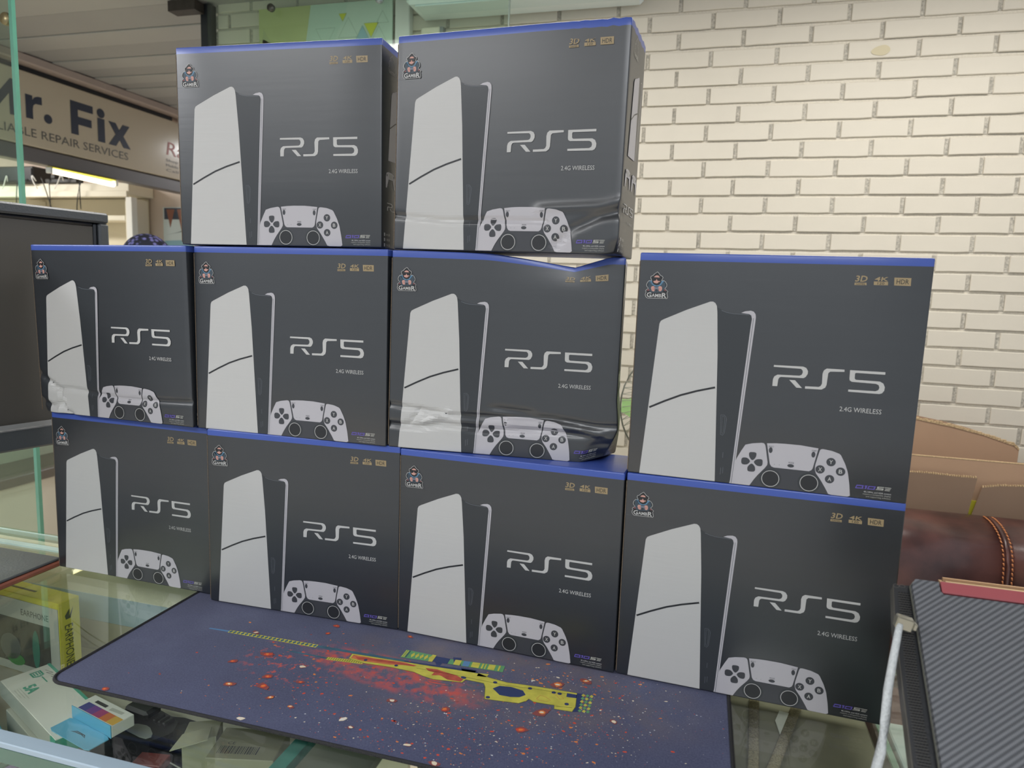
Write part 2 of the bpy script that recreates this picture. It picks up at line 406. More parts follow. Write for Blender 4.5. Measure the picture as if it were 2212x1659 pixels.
tag(ob('brick_field', rest, wb), kind='stuff'); tag(ob('upright_joints', jn, wb), kind='stuff')

st_ = MB(); st_.prism(smoothpoly([(0, 0), (.035, -.006), (.055, .012), (.04, .03), (.012, .026), (-.008, .012)], .25, 2), 0, .0006, mat('beige wall stain', '#d3c8a8', .6), Matrix.Translation((at(1885, 118, y=2.59).x, 2.5905, at(1885, 118, y=2.59).z)) @ Matrix.Rotation(math.pi / 2, 4, 'X')); ob('stain', st_, wb)
# dark post at the end of the brick wall and the beam on it
p = ob('trim_1', one('box', (-2.085, 2.56, 0), (-2.035, 2.60, CEIL), M_dark, bev=0.004)); tag(p, kind='structure')
b = ob('trim_2', one('box', (-2.19, 2.50, 2.615), (-2.06, 2.555, 2.655), mat('rusty dark steel', '#3b3330', 0.6, var=0.3, scale=30))); tag(b, kind='structure')
# white corner pilaster on the brick wall
t3 = ob('trim_3', one('box', (-1.205, 2.555, 2.2), (-1.145, 2.592, CEIL), M_white, bev=0.003)); tag(t3, kind='structure')

# shop across the aisle: wall under the sign, shelves, poster
ws = MB(); ws.box((-7.1, 4.2, 0), (-3.5, 4.34, CEIL), M_pink)
tag(ob('wall_left', ws), kind='structure')
tag(ob('wall_far', one('box', (-3.5, 6.4, 0), (3.4, 6.6, CEIL), M_pink)), kind='structure')
tag(ob('wall_side', one('box', (-7.2, -2.6, 0), (-7.1, 4.2, CEIL), M_cream)), kind='structure')
M_frame = mat('cream sign board', '#d3c5b0', 0.2, coat=0.5)
sb = thing('shop_sign', (-3.5, 1.2, 2.2), 'long cream shop sign with big dark letters under the grey ceiling', 'sign')
m_ = MB(); m_.box((-0.1, 0.0, 0.01), (0.0, 3.0, 0.385), M_frame, bev=0.004); sbb = ob('sign_board', m_, sb)
ob('upper_rail', one('box', (-0.14, 0.0, 0.415), (0.05, 3.4, 0.46), mat('pinkish grey rail', '#c0aea6', 0.5), bev=0.006), sb)
ob('dark_gap', one('box', (-0.12, 0.0, 0.387), (-0.02, 2.83, 0.413), M_dark), sb)
ob('lower_rail', one('box', (-0.1, 0.0, -0.07), (-0.02, 3.0, 0.008), mat('grey sign rail', '#6e6a6c', 0.4), bev=0.004), sb)
M_navy = mat('navy lettering', '#3b4152', 0.35); M_grey = mat('grey lettering', '#6d6a66', 0.4); M_redt = mat('red lettering', '#b5655a', 0.4)
def sgn(x0, z0, wd, h, txt, m, bold=0.0, shear=0.0):
    pr = Print(); pr.text(txt, x0, z0, wd, h, m, 1, bold, shear)
    return ob('sign_text', pr.mb(lambda u, v, l: (0.0015 * l, u - 1.2, v - 2.2)), sbb)
def glyph(loops, x0, z0, wd, h):
    pr = Print()
    for l in loops: pr.poly([(x0 + a * wd, z0 + b_ * h) for a, b_ in l], M_navy, 1)
    ob('sign_letter', pr.mb(lambda u, v, l_: (0.0015 * l_, u - 1.2, v - 2.2)), sbb)
glyph([[(0, 0), (.24, 0), (.24, .58), (.5, .16), (.76, .58), (.76, 0), (1, 0), (1, 1), (.8, 1), (.5, .52), (.2, 1), (0, 1)]], 2.695, 2.345, .225, .18)
glyph([[(0, 0), (.42, 0), (.42, .42), (.47, .58), (.6, .66), (1, .68), (1, 1), (.75, .99), (.55, .92), (.42, .8), (.42, .97), (0, .97)]], 2.955, 2.35, .095, .125)
m_ = MB(); m_.prism(circ(0, 0, 0.024), 0, 0.002, M_navy, Matrix.Translation((0.0, 3.083 - 1.2, 2.372 - 2.2)) @ Matrix.Rotation(math.pi / 2, 4, 'Y')); ob('full_stop', m_, sbb)
glyph([[(0, 0), (.32, 0), (.32, .32), (.92, .32), (.92, .56), (.32, .56), (.32, .77), (1, .77), (1, 1), (0, 1)]], 3.225, 2.33, .15, .182)
glyph([[(0, 0), (1, 0), (1, .74), (0, .74)], circ(.5, .9, .56, 20, .145)], 3.405, 2.325, .05, .182)
glyph([[(0, 0), (.33, 0), (.5, .3), (.67, 0), (1, 0), (.68, .5), (.98, 1), (.66, 1), (.5, .72), (.34, 1), (.02, 1), (.32, .5)]], 3.480, 2.325, .165, .135)
for (xa, ya, xb, yb, tx) in ((-42, 262, 79, 296, 'RELIABLE'), (90, 299, 172, 320, 'REPAIR'), (180, 322, 277, 345, 'SERVICES')):
    qa, qb = at(xa, ya, x=-3.5), at(xb, yb, x=-3.5); sgn(qa.y, 2.257, qb.y - qa.y, 0.043, tx, M_grey, 0.0)
sgn(3.945, 2.355, 0.16, 0.085, 'Ra', M_redt, 0.0, 0.2)
for k, tx in enumerate(('Shop', 'Mobile', 'Call')): sgn(3.94, 2.312 - 0.032 * k, 0.11, 0.017, tx, M_grey)

lt = thing('tube_lamp', (-3.545, 3.1, 2.118), 'lit yellowish white tube lamp under the shop sign', 'lamp')
m_ = MB(); m_.tube([(0.03, 0, -0.015), (0.03, 0.42, -0.024)], 0.0125, mat('lit lamp tube', '#fff6cf', 0.4, emit=9), 14); ob('tube', m_, lt)
m_ = MB(); m_.box((0.005, -0.005, 0.0), (0.045, 0.43, 0.008), mat('yellow glow housing', '#d9cf3a', 0.4), bev=0.003); ob('housing', m_, lt)  # yellow glow around the lit tube put into the housing colour
for yy in (-0.02, 0.42): ob('end_cap', one('box', (0.012, yy, -0.03), (0.048, yy + 0.018, 0.002), M_white, bev=0.003), lt)

# shelf unit with open compartments
su = thing('shelf_cabinet', (-5.9, 4.0, 0), 'tall cream shelf unit with open compartments under the shop sign', 'cabinet')
def sbx(n, lo, hi, m=M_cream): ob(n, one('box', lo, hi, m, bev=0.003), su)
sbx('back_panel', (0.0, 0.17, 0.3), (2.02, 0.195, 2.10), mat('beige back board', '#d8cfb8', 0.5))
sbx('top_board', (-0.4, -0.03, 2.105), (2.06, 0.195, 2.18))
sbx('top_lip', (-0.4, -0.05, 2.085), (2.06, -0.03, 2.125))
for x in (0.0, 1.07, 1.995): sbx('side_board', (x, 0.0, 0.3), (x + 0.04, 0.168, 2.083))
sbx('corner_post', (2.05, -0.05, 0.3), (2.10, 0.0, 2.083), M_white)
for z in (0.7, 1.1, 1.5, 1.93): sbx('shelf', (0.042, 0.0, z), (1.992, 0.168, z + 0.035), M_cream)
sbx('base', (0, 0, 0), (2.02, 0.19, 0.298))
rb = thing('recorder', (-4.9, 3.93, 2.18), 'flat black recorder box on top of the shelf unit', 'electronics')
ob('case', one('box', (-0.2, 0.0, 0.0), (0.28, 0.15, 0.115), M_black, bev=0.006), rb)
ob('front_panel', one('box', (-0.19, -0.006, 0.015), (0.27, 0.0, 0.1), mat('dark grey panel', '#2c2f36', 0.3)), rb)
pw = thing('power_strip', (-4.42, 3.93, 2.18), 'black power strip with plugs on top of the shelf unit', 'power strip')
ob('strip_body', one('box', (-0.12, 0.02, 0.0), (0.16, 0.08, 0.03), M_black, bev=0.005), pw)
for k in range(3): ob('plug', one('box', (-0.08 + 0.08 * k, 0.03, 0.031), (-0.04 + 0.08 * k, 0.07, 0.06 + 0.012 * (k % 2)), M_black, bev=0.005), pw)
cr = random.Random(3)
for k in range(9):
    x = -4.85 + 0.085 * k; z0 = 2.19; path = []; s = cr.uniform(-0.1, 0.1)
    for i in range(9):
        t = i / 8
        path.append((x + s * t + 0.03 * math.sin(3.1 * t + k), 3.925 - 0.012 * math.sin(math.pi * t), z0 + 0.04 * math.sin(math.pi * t * 1.3) - (0.02 + 0.14 * (k % 3)) * t * t))
    tag(ob('cable', one('tube', path, 0.0035, M_black if k % 3 else M_white, 6)), 'thin tangled cable hanging over the top edge of the shelf unit', 'cable', 'cables on the shelf unit')

# poster on the pillar right of the shelf
po = thing('poster', (-3.76, 4.19, 1.6), 'blue and white poster with dark pointed shapes on the pillar beside the shelf unit', 'poster')
psh = ob('sheet', one('box', (0, 0, 0), (0.26, 0.004, 0.445), mat('poster white', '#cfd8da', 0.4)), po)
pr = Print(); r2 = random.Random(5)
pr.poly([(0.01, .36), (.25, .36), (.25, .44), (.01, .44)], mat('poster dark blue', '#3d4556', .4)).poly([(.03, .43), (.1, .43), (.06, .3)], mat('poster rust', '#8d5d4e', .4), 2).poly([(.12, .43), (.24, .43), (.2, .33), (.16, .26)], mat('poster rust', '#8d5d4e', .4), 2)
pr.poly([(.02, .25), (.25, .29), (.25, .31), (.12, .27)], mat('poster slate', '#5f6f73', .4), 2).poly([(.01, .16), (.25, .12), (.25, .22), (.01, .21)], mat('poster light blue', '#8fb6c6', .4), 2).poly([(.01, .0), (.25, .0), (.25, .08), (.13, .12), (.01, .06)], mat('poster slate', '#5f6f73', .4), 2)
ob('printed_picture', pr.mb(lambda u, v, l: (u, -0.0006 * l, v)), psh)

# low display plinth of the other shop, seen under the monitor
dp = thing('display_plinth', (-3.5, 1.4, 0), 'low cream display plinth with dark top rail, seen below the monitor', 'counter')
ob('front_board', one('box', (-0.3, 0, 0.0), (0, 2.55, 0.40), mat('warm cream board', '#f2e6d6', 0.4), bev=0.004), dp)
ob('top_rail', one('box', (-0.32, 0, 0.402), (0.02, 2.55, 0.455), mat('grey brown rail', '#7b7168', 0.4), bev=0.004), dp)
ob('glass_front', one('box', (-0.03, 0, 0.457), (-0.022, 2.55, 1.0), glass('pale showcase glass', (0.9, 0.95, 0.92, 1), 1.0)), dp)
ob('cream_back', one('box', (-0.3, 0, 0.457), (-0.28, 2.55, 1.0), M_cream), dp)

# glass sheet in front of the brick wall with a printed panel behind it
gp = thing('glass_sheet', (-1.95, 2.4, 1.9), 'green tinted glass sheet in front of the brick wall beside the dark post', 'glass')
ob('pane', one('box', (0.03, 0, 0), (1.24, 0.008, 0.755), glass('green sheet glass', (0.90, 0.955, 0.915, 1), 1.2)), gp)
ob('polished_edge', one('box', (1.2405, 0, 0), (1.245, 0.008, 0.755), mat('thin dark glass edge', '#8f9f95', 0.2)), gp)
pp = thing('printed_board', (-1.80, 2.555, 2.2), 'green and mint printed board with yellow and blue triangles on the brick wall', 'poster')
bw, bh = 0.585, 0.415
ppb = ob('board', one('box', (0, 0, 0), (bw, 0.008, bh), mat('mint board', '#cfe2d6', 0.35)), pp)
pr = Print(); Gy = mat('olive green print', '#b9c090', .4); Gy2 = mat('yellow green print', '#c3ca92', .4); Yl = mat('lime yellow print', '#d6dc4a', .4); Bl = mat('sky blue print', '#9cc3cf', .4); Ln = mat('grey green line', '#93a899', .4)  # print colours paled to carry the haze over the board
pr.poly([(0, 0), (.215, 0), (.2, .2), (.235, bh), (0, bh)], Gy2).poly([(0, .12), (.12, .25), (.02, .3), (0, .3)], Gy, 2).poly([(.0, .1), (.13, .0), (.16, .12), (.02, .34)], Gy, 2).poly([(.2, .1), (.33, .25), (.4, .415), (.235, .415)], mat('mint light print', '#c8dfd2', .4), 2)
def tri(cx, cy, r, up, m, l=3):
    a = 90 if up else -90; P3 = [(cx + r * math.cos(math.radians(a + 120 * k)), cy + r * math.sin(math.radians(a + 120 * k))) for k in range(3)]
    if m: pr.poly(P3, m, l)
    vf = ring(P3, 0.0018); pr.raw(vf, Ln, l + 1)
for (cx, cy, r, up, m) in ((.497, .315, .036, 0, Yl), (.46, .29, .036, 1, Bl), (.43, .215, .022, 1, Yl), (.375, .365, .02, 0, Yl), (.40, .31, .05, 1, None), (.53, .27, .05, 1, None), (.43, .25, .05, 0, None), (.50, .2, .05, 1, None), (.35, .2, .05, 1, None), (.545, .345, .03, 1, None), (.3, .3, .05, 0, None)): tri(cx, cy, r, up, m)
ob('printed_pattern', pr.mb(lambda u, v, l: (u, -0.0005 * l, v)), ppb)
for i, (px, py) in enumerate(((590, 20), (823, 2))):
    q = at(px, py, y=2.39)
    so = thing('standoff', (q.x, 2.385, q.z), ('dark round standoff bolt on the glass sheet, above the left of the printed board', 'round steel standoff bolt on the glass sheet, above the right of the printed board')[i], 'bolt')
    ob('bolt_cap', one('lathe', [(0.0, 0.0), (0.013, 0.0), (0.014, -0.004), (0.014, -0.014), (0, -0.014)], mat(('dark bolt', 'steel bolt')[i], ('#55564f', '#9aa6a6')[i], 0.3, metal=0.6), Matrix.Rotation(math.pi / 2, 4, 'X') @ Matrix.Scale(-1, 4, (0, 0, 1)) , 20), so)

# air conditioner at the top
ac = thing('air_conditioner', (-1.12, 2.36, 2.533), 'white wall unit with a pale blue underside at the top of the brick wall', 'air conditioner')
ob('casing', one('box', (0.02, 0.055, 0.0), (0.85, 0.225, 0.125), mat('pale blue casing', '#eefafc', 0.3), bev=0.012), ac)
ob('louvre', one('box', (0.05, 0.07, -0.006), (0.82, 0.15, 0.0), mat('pale grey louvre', '#dcecee', 0.3), bev=0.002), ac)
jb = thing('junction_box', (-1.10, 2.56, 2.43), 'small pale box with a dark side on the brick wall under the white wall unit', 'box')
ob('box_body', one('box', (0, 0, 0), (0.075, 0.035, 0.075), M_cream, bev=0.004), jb)
ob('dark_side', one('box', (0.076, 0.004, 0.0), (0.088, 0.035, 0.075), mat('grey side', '#8b8f92', .5)), jb)

# ceiling lamps (fixtures carrying the lamps' light; the aisle pair is added)
for i, (p, a, bb, e, c) in enumerate(LAMPS):
    names = ['long ceiling lamp over the leather sofa', 'long ceiling lamp in front of the printed board', 'wide ceiling lamp behind the viewer, to the right', 'wide ceiling lamp behind the viewer, to the left', 'ceiling lamp inside the shop across the aisle', 'unseen ceiling lamp added to brighten the aisle beside the shop sign', 'small hidden ceiling lamp added to brighten the aisle further back']
    lf = thing('ceiling_lamp', (p[0], p[1], CEIL), names[i], 'lamp')
    ob('frame', one('box', (-a / 2 - 0.02, -bb / 2 - 0.02, -0.03), (a / 2 + 0.02, bb / 2 + 0.02, -0.001), M_white, bev=0.004), lf)
    ob('diffuser', one('box', (-a / 2, -bb / 2, -0.036), (a / 2, bb / 2, -0.031), mat('lit diffuser', '#ffffff', 0.5, emit=3)), lf)

# ================================================================== console cartons
W, H, D, RB = 0.36, 0.315, 0.115, 0.0022
M_card = mat('black printed card', '#25292e', 0.37, coat=0.15, spec=1.0, var=0.05, scale=5, bump=0.05, bscale=9, stretch=(1, 1, 14))
M_blue = mat('blue printed card', '#3f57a8', 0.34, coat=0.3, bump=0.2, bscale=25)
M_pwhite = mat('printed light grey', '#bcbcba', 0.42, coat=0.2, bump=0.12, bscale=9, stretch=(1, 1, 14))
M_pwhite2 = mat('printed lilac grey', '#b5b3b8', 0.42, coat=0.2)
M_pdark = mat('printed charcoal', '#303438', 0.4, coat=0.2)
M_pmid = mat('printed dark grey', '#3b3d42', 0.4, coat=0.2)
M_pline = mat('printed near black', '#26282b', 0.4)
M_pgold = mat('printed gold', '#9c8a68', 0.4)
M_plil = mat('printed violet', '#5d52a0', 0.4); M_psil = mat('printed silver', '#a9a9a2', 0.4)
M_skin_p = mat('printed skin tone', '#c9988c', 0.45); M_pblue = mat('printed steel blue', '#5b87a6', 0.45); M_pred = mat('printed muted red', '#8d5257', 0.45); M_pslate = mat('printed slate', '#3c4a55', 0.45); M_pctl = mat('printed pad grey', '#6f7683', .45)
M_pgrey = mat('printed grey', '#5b6066', 0.4)
M_kraft = mat('kraft card edge', '#6a5c4c', 0.8, var=0.3, scale=300)
def K(n): return [(a / 1e4, b / 1e4) for a, b in ART[n]]
def clampv(pts, lo=0.0008): return [(x, max(lo, y)) for x, y in pts]

P_console = Print()
panel = clampv(K('panel')); P_console.poly(panel, M_pwhite, 2)
side = clampv(K('side')); P_console.poly(side, M_pdark, 1)
P_console.poly(clampv(K('strip')), M_pwhite2, 3)
P_console.raw(stroke(clampv(K('stripline')), 0.0006), M_pgrey, 4)
sp = K('split'); P_console.raw(stroke(sp, 0.0027), M_pline, 3)
vt = K('vent'); P_console.raw(ring(vt, 0.0006), M_pgrey, 2)
P_console.raw(ring([(x * 0.5 + 0.5 * 0.1270, y * 0.86 + .14 * .083) for x, y in vt], 0.0005), M_pgrey, 2)
P_console.raw(stroke([(0.1135, 0.2395), (0.121, 0.237), (0.1295, 0.2358), (0.139, 0.2356), (0.149, 0.2352)], 0.0009), M_pgrey, 2)
for a, b_ in (((.1285, .012), (.1285, .022)), ((.1315, .014), (.1315, .023)), ((.130, .036), (.130, .044))): P_console.raw(stroke([a, b_], 0.0006), M_pgrey, 2)
P_pad = Print()
P_pad.poly(clampv(K('mid')), M_pmid, 1); P_pad.poly(clampv(K('lgrip')), M_pwhite2, 2)
P_pad.poly(K('pad'), M_pwhite2, 3); P_pad.poly(clampv(smoothpoly(K('rgrip'), .12)), M_pwhite2, 3)
st = K('sticks')
for cc, rx in ((st[0], 0.0114), (st[3], 0.0114)):
    P_pad.poly(circ(cc[0], cc[1], rx + 0.0028, 40), M_pdark, 2); P_pad.raw(ring(circ(cc[0], cc[1], rx, 48), 0.0008), M_pwhite, 3)
    P_pad.poly(circ(cc[0], cc[1], rx - 0.0009, 40), M_pline, 3)
for n in ('dp1', 'dp2', 'dp3', 'dp4'): P_pad.poly(smoothpoly(K(n), .22, 2), M_pmid, 4)
bt = K('btn'); rb_ = 0.0057
for c0, ch in ((bt[0], 'Y'), (bt[2], 'X'), (bt[3], 'B'), (bt[4], 'A')):
    P_pad.poly(circ(c0[0], c0[1], rb_, 28), M_pmid, 4); P_pad.text(ch, c0[0] - 0.0022, c0[1] - 0.0026, 0.0044, 0.0052, M_pwhite, 5, 0.01)
pl = K('pills')
def pill(c, rx, ry): return smoothpoly([(c[0] - rx, c[1] - ry), (c[0] + rx, c[1] - ry), (c[0] + rx, c[1] + ry), (c[0] - rx, c[1] + ry)], .3, 2)
P_pad.poly(pill(pl[0], .0024, .004), M_pmid, 4).poly(pill(pl[3], .0024, .004), M_pmid, 4).poly(pill(pl[4], .0042, .0023), M_pmid, 4)
P_pad.text('SELECT', .1883, .0576, .0066, .0021, M_pmid, 4).text('START', .2421, .0576, .0063, .0021, M_pmid, 4).text('MODE', .2149, .0379, .0067, .0023, M_pmid, 4)
for x, y in ((.1975, .0345), (.2035, .0345)): P_pad.poly(circ(x, y, .0004, 8), M_pmid, 4)
P_title = Print()
for n in ('R', 'Rl', 'S', '5'): P_title.poly(K(n), M_pwhite, 2)
P_cap = Print().text('2.4G WIRELESS', .2703, .1150, .0492, .0060, M_pwhite, 2)
P_bad = Print()
P_bad.text('3D', .2728, .2837, .0138, .0072, M_pgold, 2, 0.02, 0.15).poly(K('games'), M_pgold, 2).text('GAMES', .2742, .2797, .0105, .0019, M_pline, 3)
P_bad.text('4K', .2950, .2850, .0155, .0050, M_pgold, 2, 0.015, 0.15).poly(K('120'), M_pgold, 2).text('120', .2988, .2806, .0078, .0029, M_pline, 3)
P_bad.poly(K('HDR'), M_pgold, 2).text('HDR', .3200, .2819, .0138, .0059, M_pline, 3)
P_emb = Print()
lg = K('logo'); P_emb.poly(lg, M_pline, 1).raw(ring(lg, 0.0006), M_pwhite, 6)
P_emb.poly(K('face'), M_skin_p, 3).poly(K('face2'), M_skin_p, 3).poly(K('glasses'), M_pline, 4).poly(K('nose'), M_skin_p, 5).poly(K('hood'), M_pblue, 2)
P_emb.poly([(.0130, .2745), (.0165, .2760), (.0195, .2710), (.0235, .2690), (.0250, .2600), (.0170, .2600), (.0135, .2660)], M_pslate, 2).poly([(.0365, .2745), (.0330, .2750), (.0300, .2705), (.0265, .2690), (.0250, .2600), (.0330, .2610), (.0375, .2680)], M_pslate, 2)
P_emb.poly(K('lh'), M_skin_p, 4).poly(K('rh'), M_skin_p, 4).poly(K('ctl'), M_pctl, 4).poly(K('red1'), M_pred, 3).poly(K('red2'), M_pred, 3)
for yy in (.2640, .2652, .2666): P_emb.raw(stroke([(.0192, yy), (.0222, yy + .0001)], .0003), M_pred, 5).raw(stroke([(.0277, yy), (.0307, yy + .0001)], .0003), M_pred, 5)
P_emb.text('G', .0121, .2538, .0065, .0062, M_pwhite, 5, 0.02).text('AMB', .0190, .2541, .0132, .0044, M_pwhite, 5, 0.02).text('R', .0328, .2537, .0064, .0062, M_pwhite, 5, 0.02)
P_emb.raw(stroke([(.0006, .2516), (.0095, .2518)], .00025), M_pgrey, 1)
P_cod = Print()
for a, b_ in (('Q', 'Qi'), ('0', '0i')):
    o_ = K(a); i_ = K(b_)[::-1]
    P_cod.poly(o_, M_plil, 2, (i_,))
P_cod.poly(K('1'), M_plil, 2)
for n in ('Ss', 'E1', 'E2', 'E3'): P_cod.poly(K(n), M_psil, 2)
P_cod.text('4K,120Hz, and HDR content', .3091, .0099, .0322, .0019, M_pwhite, 2, 0.006).text('require a compatible display', .3082, .0069, .0331, .0019, M_psil, 2).text('and supporting software', .3122, .0038, .0290, .0019, M_psil, 2)
# side face print (s = distance behind the front face)
S_ = lambda l: [(a / 1e4, b / 1e4) for a, b in l]
SIDEP = [('side_' + n, Print()) for n in ('console', 'gamepad', 'gamepad', 'title', 'caption', 'capacity_mark', 'capacity_mark', 'capacity_mark', 'emblem')]
P_side = SIDEP[0][1]
P_side.poly(S_([(251, 1380), (376, 2400), (420, 2455), (553, 2500), (730, 2565), (752, 2540), (765, 1400)]), M_pwhite2, 2)
P_side.raw(stroke(S_([(315, 1885), (539, 2000), (760, 2070)]), .0018), M_pline, 3)
P_side.raw(stroke(S_([(905, 2535), (960, 2548), (975, 2460), (850, 1410)]), .0014), M_pwhite2, 2)
for dx in (0, 505):
    P_side = SIDEP[1 if dx == 0 else 2][1]
    q = [(159, 955), (156, 1120), (185, 1185), (260, 1205), (400, 1205), (490, 1185), (545, 1120), (533, 955), (500, 955), (440, 1095), (270, 1095), (200, 955)]
    P_side.poly(S_([(a + dx, b_) for a, b_ in q]), M_pwhite2, 2)
    P_side.poly(S_([(a + dx, b_) for a, b_ in ((270, 1180), (420, 1180), (400, 1115), (290, 1115))]), M_psil, 3)
    P_side.poly(circ(.0205 + dx / 1e4, .1150, .002, 12), M_pmid, 3).poly(circ(.0485 + dx / 1e4, .1150, .002, 12), M_pmid, 3)
P_side = SIDEP[3][1]
kx = (930 - 215) / 1345.; ky = (725 - 600) / 289.
for n in ('R', 'Rl', 'S', '5'): P_side.poly([(.0215 + (x - .1857) * kx, .060 + (y - .1412) * ky) for x, y in K(n)], M_pwhite, 2)
P_side = SIDEP[4][1]; P_side.text('2.4G WIRELESS', .0504, .0470, .04, .0032, M_psil, 2)
for k, (yy, tx) in enumerate(((.0195, '64GB'), (.0115, '128GB'), (.003, '256GB'))):
    P_side = SIDEP[5 + k][1]; P_side.poly([(.0095, yy), (.0135, yy), (.0135, yy + .005), (.0095, yy + .005)], M_pwhite, 2).text(tx, .0175, yy + .0008, .016, .0035, M_psil, 2)
el = [((x - .0251) * .95 + .0395, (y - .2516) * .75 + .272) for x, y in lg]
P_side = SIDEP[8][1]; P_side.raw(ring(el, .0006), M_psil, 2).text('GAMBR', .0270, .2735, .0250, .0035, M_psil, 2)

PARTS = [('printed_console', P_console), ('printed_gamepad', P_pad), ('printed_title', P_title), ('printed_caption', P_cap), ('printed_badges', P_bad), ('printed_emblem', P_emb), ('printed_small_print', P_cod)]

def rr(p):
    """round the box edges"""
    c = Vector((min(max(p[0], RB), W - RB), min(max(p[1], RB), D - RB), min(max(p[2], RB), H - RB))); d = Vector(p) - c
    return c + d.normalized() * RB if d.length > 1e-9 else Vector(p)
BANDZ = 0.3045
def boxparts(us, vs, ds, dent):
    body, top = MB(), MB()
    def grid(A, B, fn):
        for i in range(len(A) - 1):
            for j in range(len(B) - 1):
                q = [fn(A[i], B[j]), fn(A[i + 1], B[j]), fn(A[i + 1], B[j + 1]), fn(A[i], B[j + 1])]
                tgt = top if min(p[2] for p in q) >= BANDZ - 1e-6 else body
                tgt.add([dent(rr(p)) for p in q], [(0, 1, 2, 3)], M_blue if tgt is top else M_card, True)
    grid(us, vs, lambda a, b: (a, 0, b)); grid(us, vs, lambda a, b: (a, D, b))
    grid(ds, vs, lambda a, b: (0, a, b)); grid(ds, vs, lambda a, b: (W, a, b))
    grid(us, ds, lambda a, b: (a, b, 0)); grid(us, ds, lambda a, b: (a, b, H))
    out = []
    for mb in (body, top):
        me = mb.mesh('carton'); bm = bmesh.new(); bm.from_mesh(me); bmesh.ops.remove_doubles(bm, verts=bm.verts, dist=1e-6)
        bmesh.ops.recalc_face_normals(bm, faces=bm.faces); bm.to_mesh(me); bm.free(); out.append(me)
    return out
def lines(L, step, extra=()):
    e = [0, 0.0008, RB]; n = int((L - 2 * RB) / step)
    mid = [RB + (L - 2 * RB) * i / n for i in range(1, n)]
    return sorted(set(round(x, 6) for x in e + [L - x for x in e] + mid + list(extra)))
def front(u, v): return 0.0 if v > RB else RB - math.sqrt(max(0, RB * RB - (RB - v) ** 2))
EPS = 0.00016
def make_prints(dent, us=(), vs=(), lift=0.0):
    out = []
    cutv = tuple(vs) or (0.0014, RB)
    for n, p in PARTS:
        out.append((n, p.mb(lambda u, v, l: (lambda q: q + Vector((0, -EPS * l - lift, 0)))(dent(Vector((u, front(u, v), v)))), us, cutv).mesh(n)))
    for n, p in SIDEP: out.append((n, p.mb(lambda s, v, l: (lambda q: q + Vector((EPS * l + lift, 0, 0)))(dent(Vector((W, s, v)))), (), vs).mesh(n)))
    return out
ident = lambda p: Vector(p)
us0 = lines(W, 0.08); vs0 = lines(H, 0.08, (BANDZ,)); ds0 = lines(D, 0.05)
base_body, base_top = boxparts(us0, vs0, ds0, ident)
base_prints = make_prints(ident)
edge_me = one('box', (-0.0004, 0.0004, 0.004), (0.0007, 0.0012, H - 0.012), M_kraft).mesh('cut_edge')

def seg(p, a, b):
    ax, az = a; bx, bz = b; dx, dz = bx - ax, bz - az; L2 = dx * dx + dz * dz
    t = max(0, min(1, ((p[0] - ax) * dx + (p[2] - az) * dz) / L2)); return math.hypot(p[0] - ax - t * dx, p[2] - az - t * dz), t
def creases(cl):
    def f(p):
        y = 0
        if p.y < 0.03:
            for path, dep, wd in cl:
                best = min(seg(p, path[i], path[i + 1])[0] for i in range(len(path) - 1))
                x = best / wd
                y += dep * math.exp(-x * x)
        return y * max(0, 1 - p.y / 0.03)
    return f
cE = creases([([(0.0, .070), (.04, .066), (.11, .060), (.17, .062), (.26, .066), (.33, .058), (.36, .060)], .0034, .0042), ([(0.0, .038), (.05, .036), (.09, .044), (.16, .040), (.25, .046), (.31, .044), (.34, .038)], .0045, .005), ([(.06, .045), (.10, .064)], -.003, .005), ([(.03, .036), (.055, .066)], .0025, .004), ([(.17, .076), (.23, .072)], .003, .005), ([(.20, .055), (.30, .052), (.36, .034)], -.004, .007)])
def dentE(p):
    p = Vector(p); q = p.copy(); q.y += cE(p)
    # crushed lower right corner
    r = math.hypot((W - p.x) / 0.05, p.z / 0.055, ) if True else 0
    k = max(0.0, 1 - r) * max(0.0, 1 - p.y / 0.09)
    q.x -= 0.016 * k; q.z += 0.010 * k; q.y += 0.016 * k
    if p.x > 0.3 and p.y < 0.05: q.y += 0.003 * math.sin(p.z * 260) * max(0, 1 - p.z / .06) * (p.x - 0.3) / 0.06 * (1 - p.y / .05)
    # bulging lower right edge
    if p.z < 0.1: q.x += 0.004 * math.sin(math.pi * p.z / 0.1) * (p.x / W) ** 4
    # sagging lid, front right
    if p.z > 0.27:
        s = max(0.0, (p.x - 0.15) / 0.135) ** 1.2 if p.x < 0.285 else max(0.0, (0.338 - p.x) / 0.053)
        fz = ((p.z - 0.27) / 0.045); fy = max(0.0, 1 - p.y / 0.40)
        q.z -= 0.0175 * s * fz * fy; q.y += 0.004 * s * fz * fy
    if p.x < .15: q.x += p.y * .10 * (1 - p.x / .15)
    return q
cB = creases([([(0.0, .052), (.09, .044), (.17, .046), (.25, .044)], .0028, .004), ([(.268, .012), (.29, .034), (.33, .052), (.36, .058)], .004, .005), ([(.24, .062), (.33, .066), (.36, .072)], -.0025, .006)])
def dentB(p):
    p = Vector(p); q = p.copy(); q.y += cB(p)
    k = max(0.0, 1 - math.hypot((W - p.x) / 0.022, p.z / 0.022)) * max(0, 1 - p.y / .04); q.x -= .007 * k; q.y += .008 * k; q.z += .003 * k
    k = max(0.0, 1 - abs(p.z - .062) / .015) * max(0, 1 - (W - p.x) / .03) * max(0, 1 - p.y / .03); q.x -= .004 * k; q.y += .002 * k
    if p.z > .29 and p.x > .24: q.z -= .0025 * abs(math.sin(p.x * 160 + p.y * 120)) * (p.x - .24) / .12
    return q
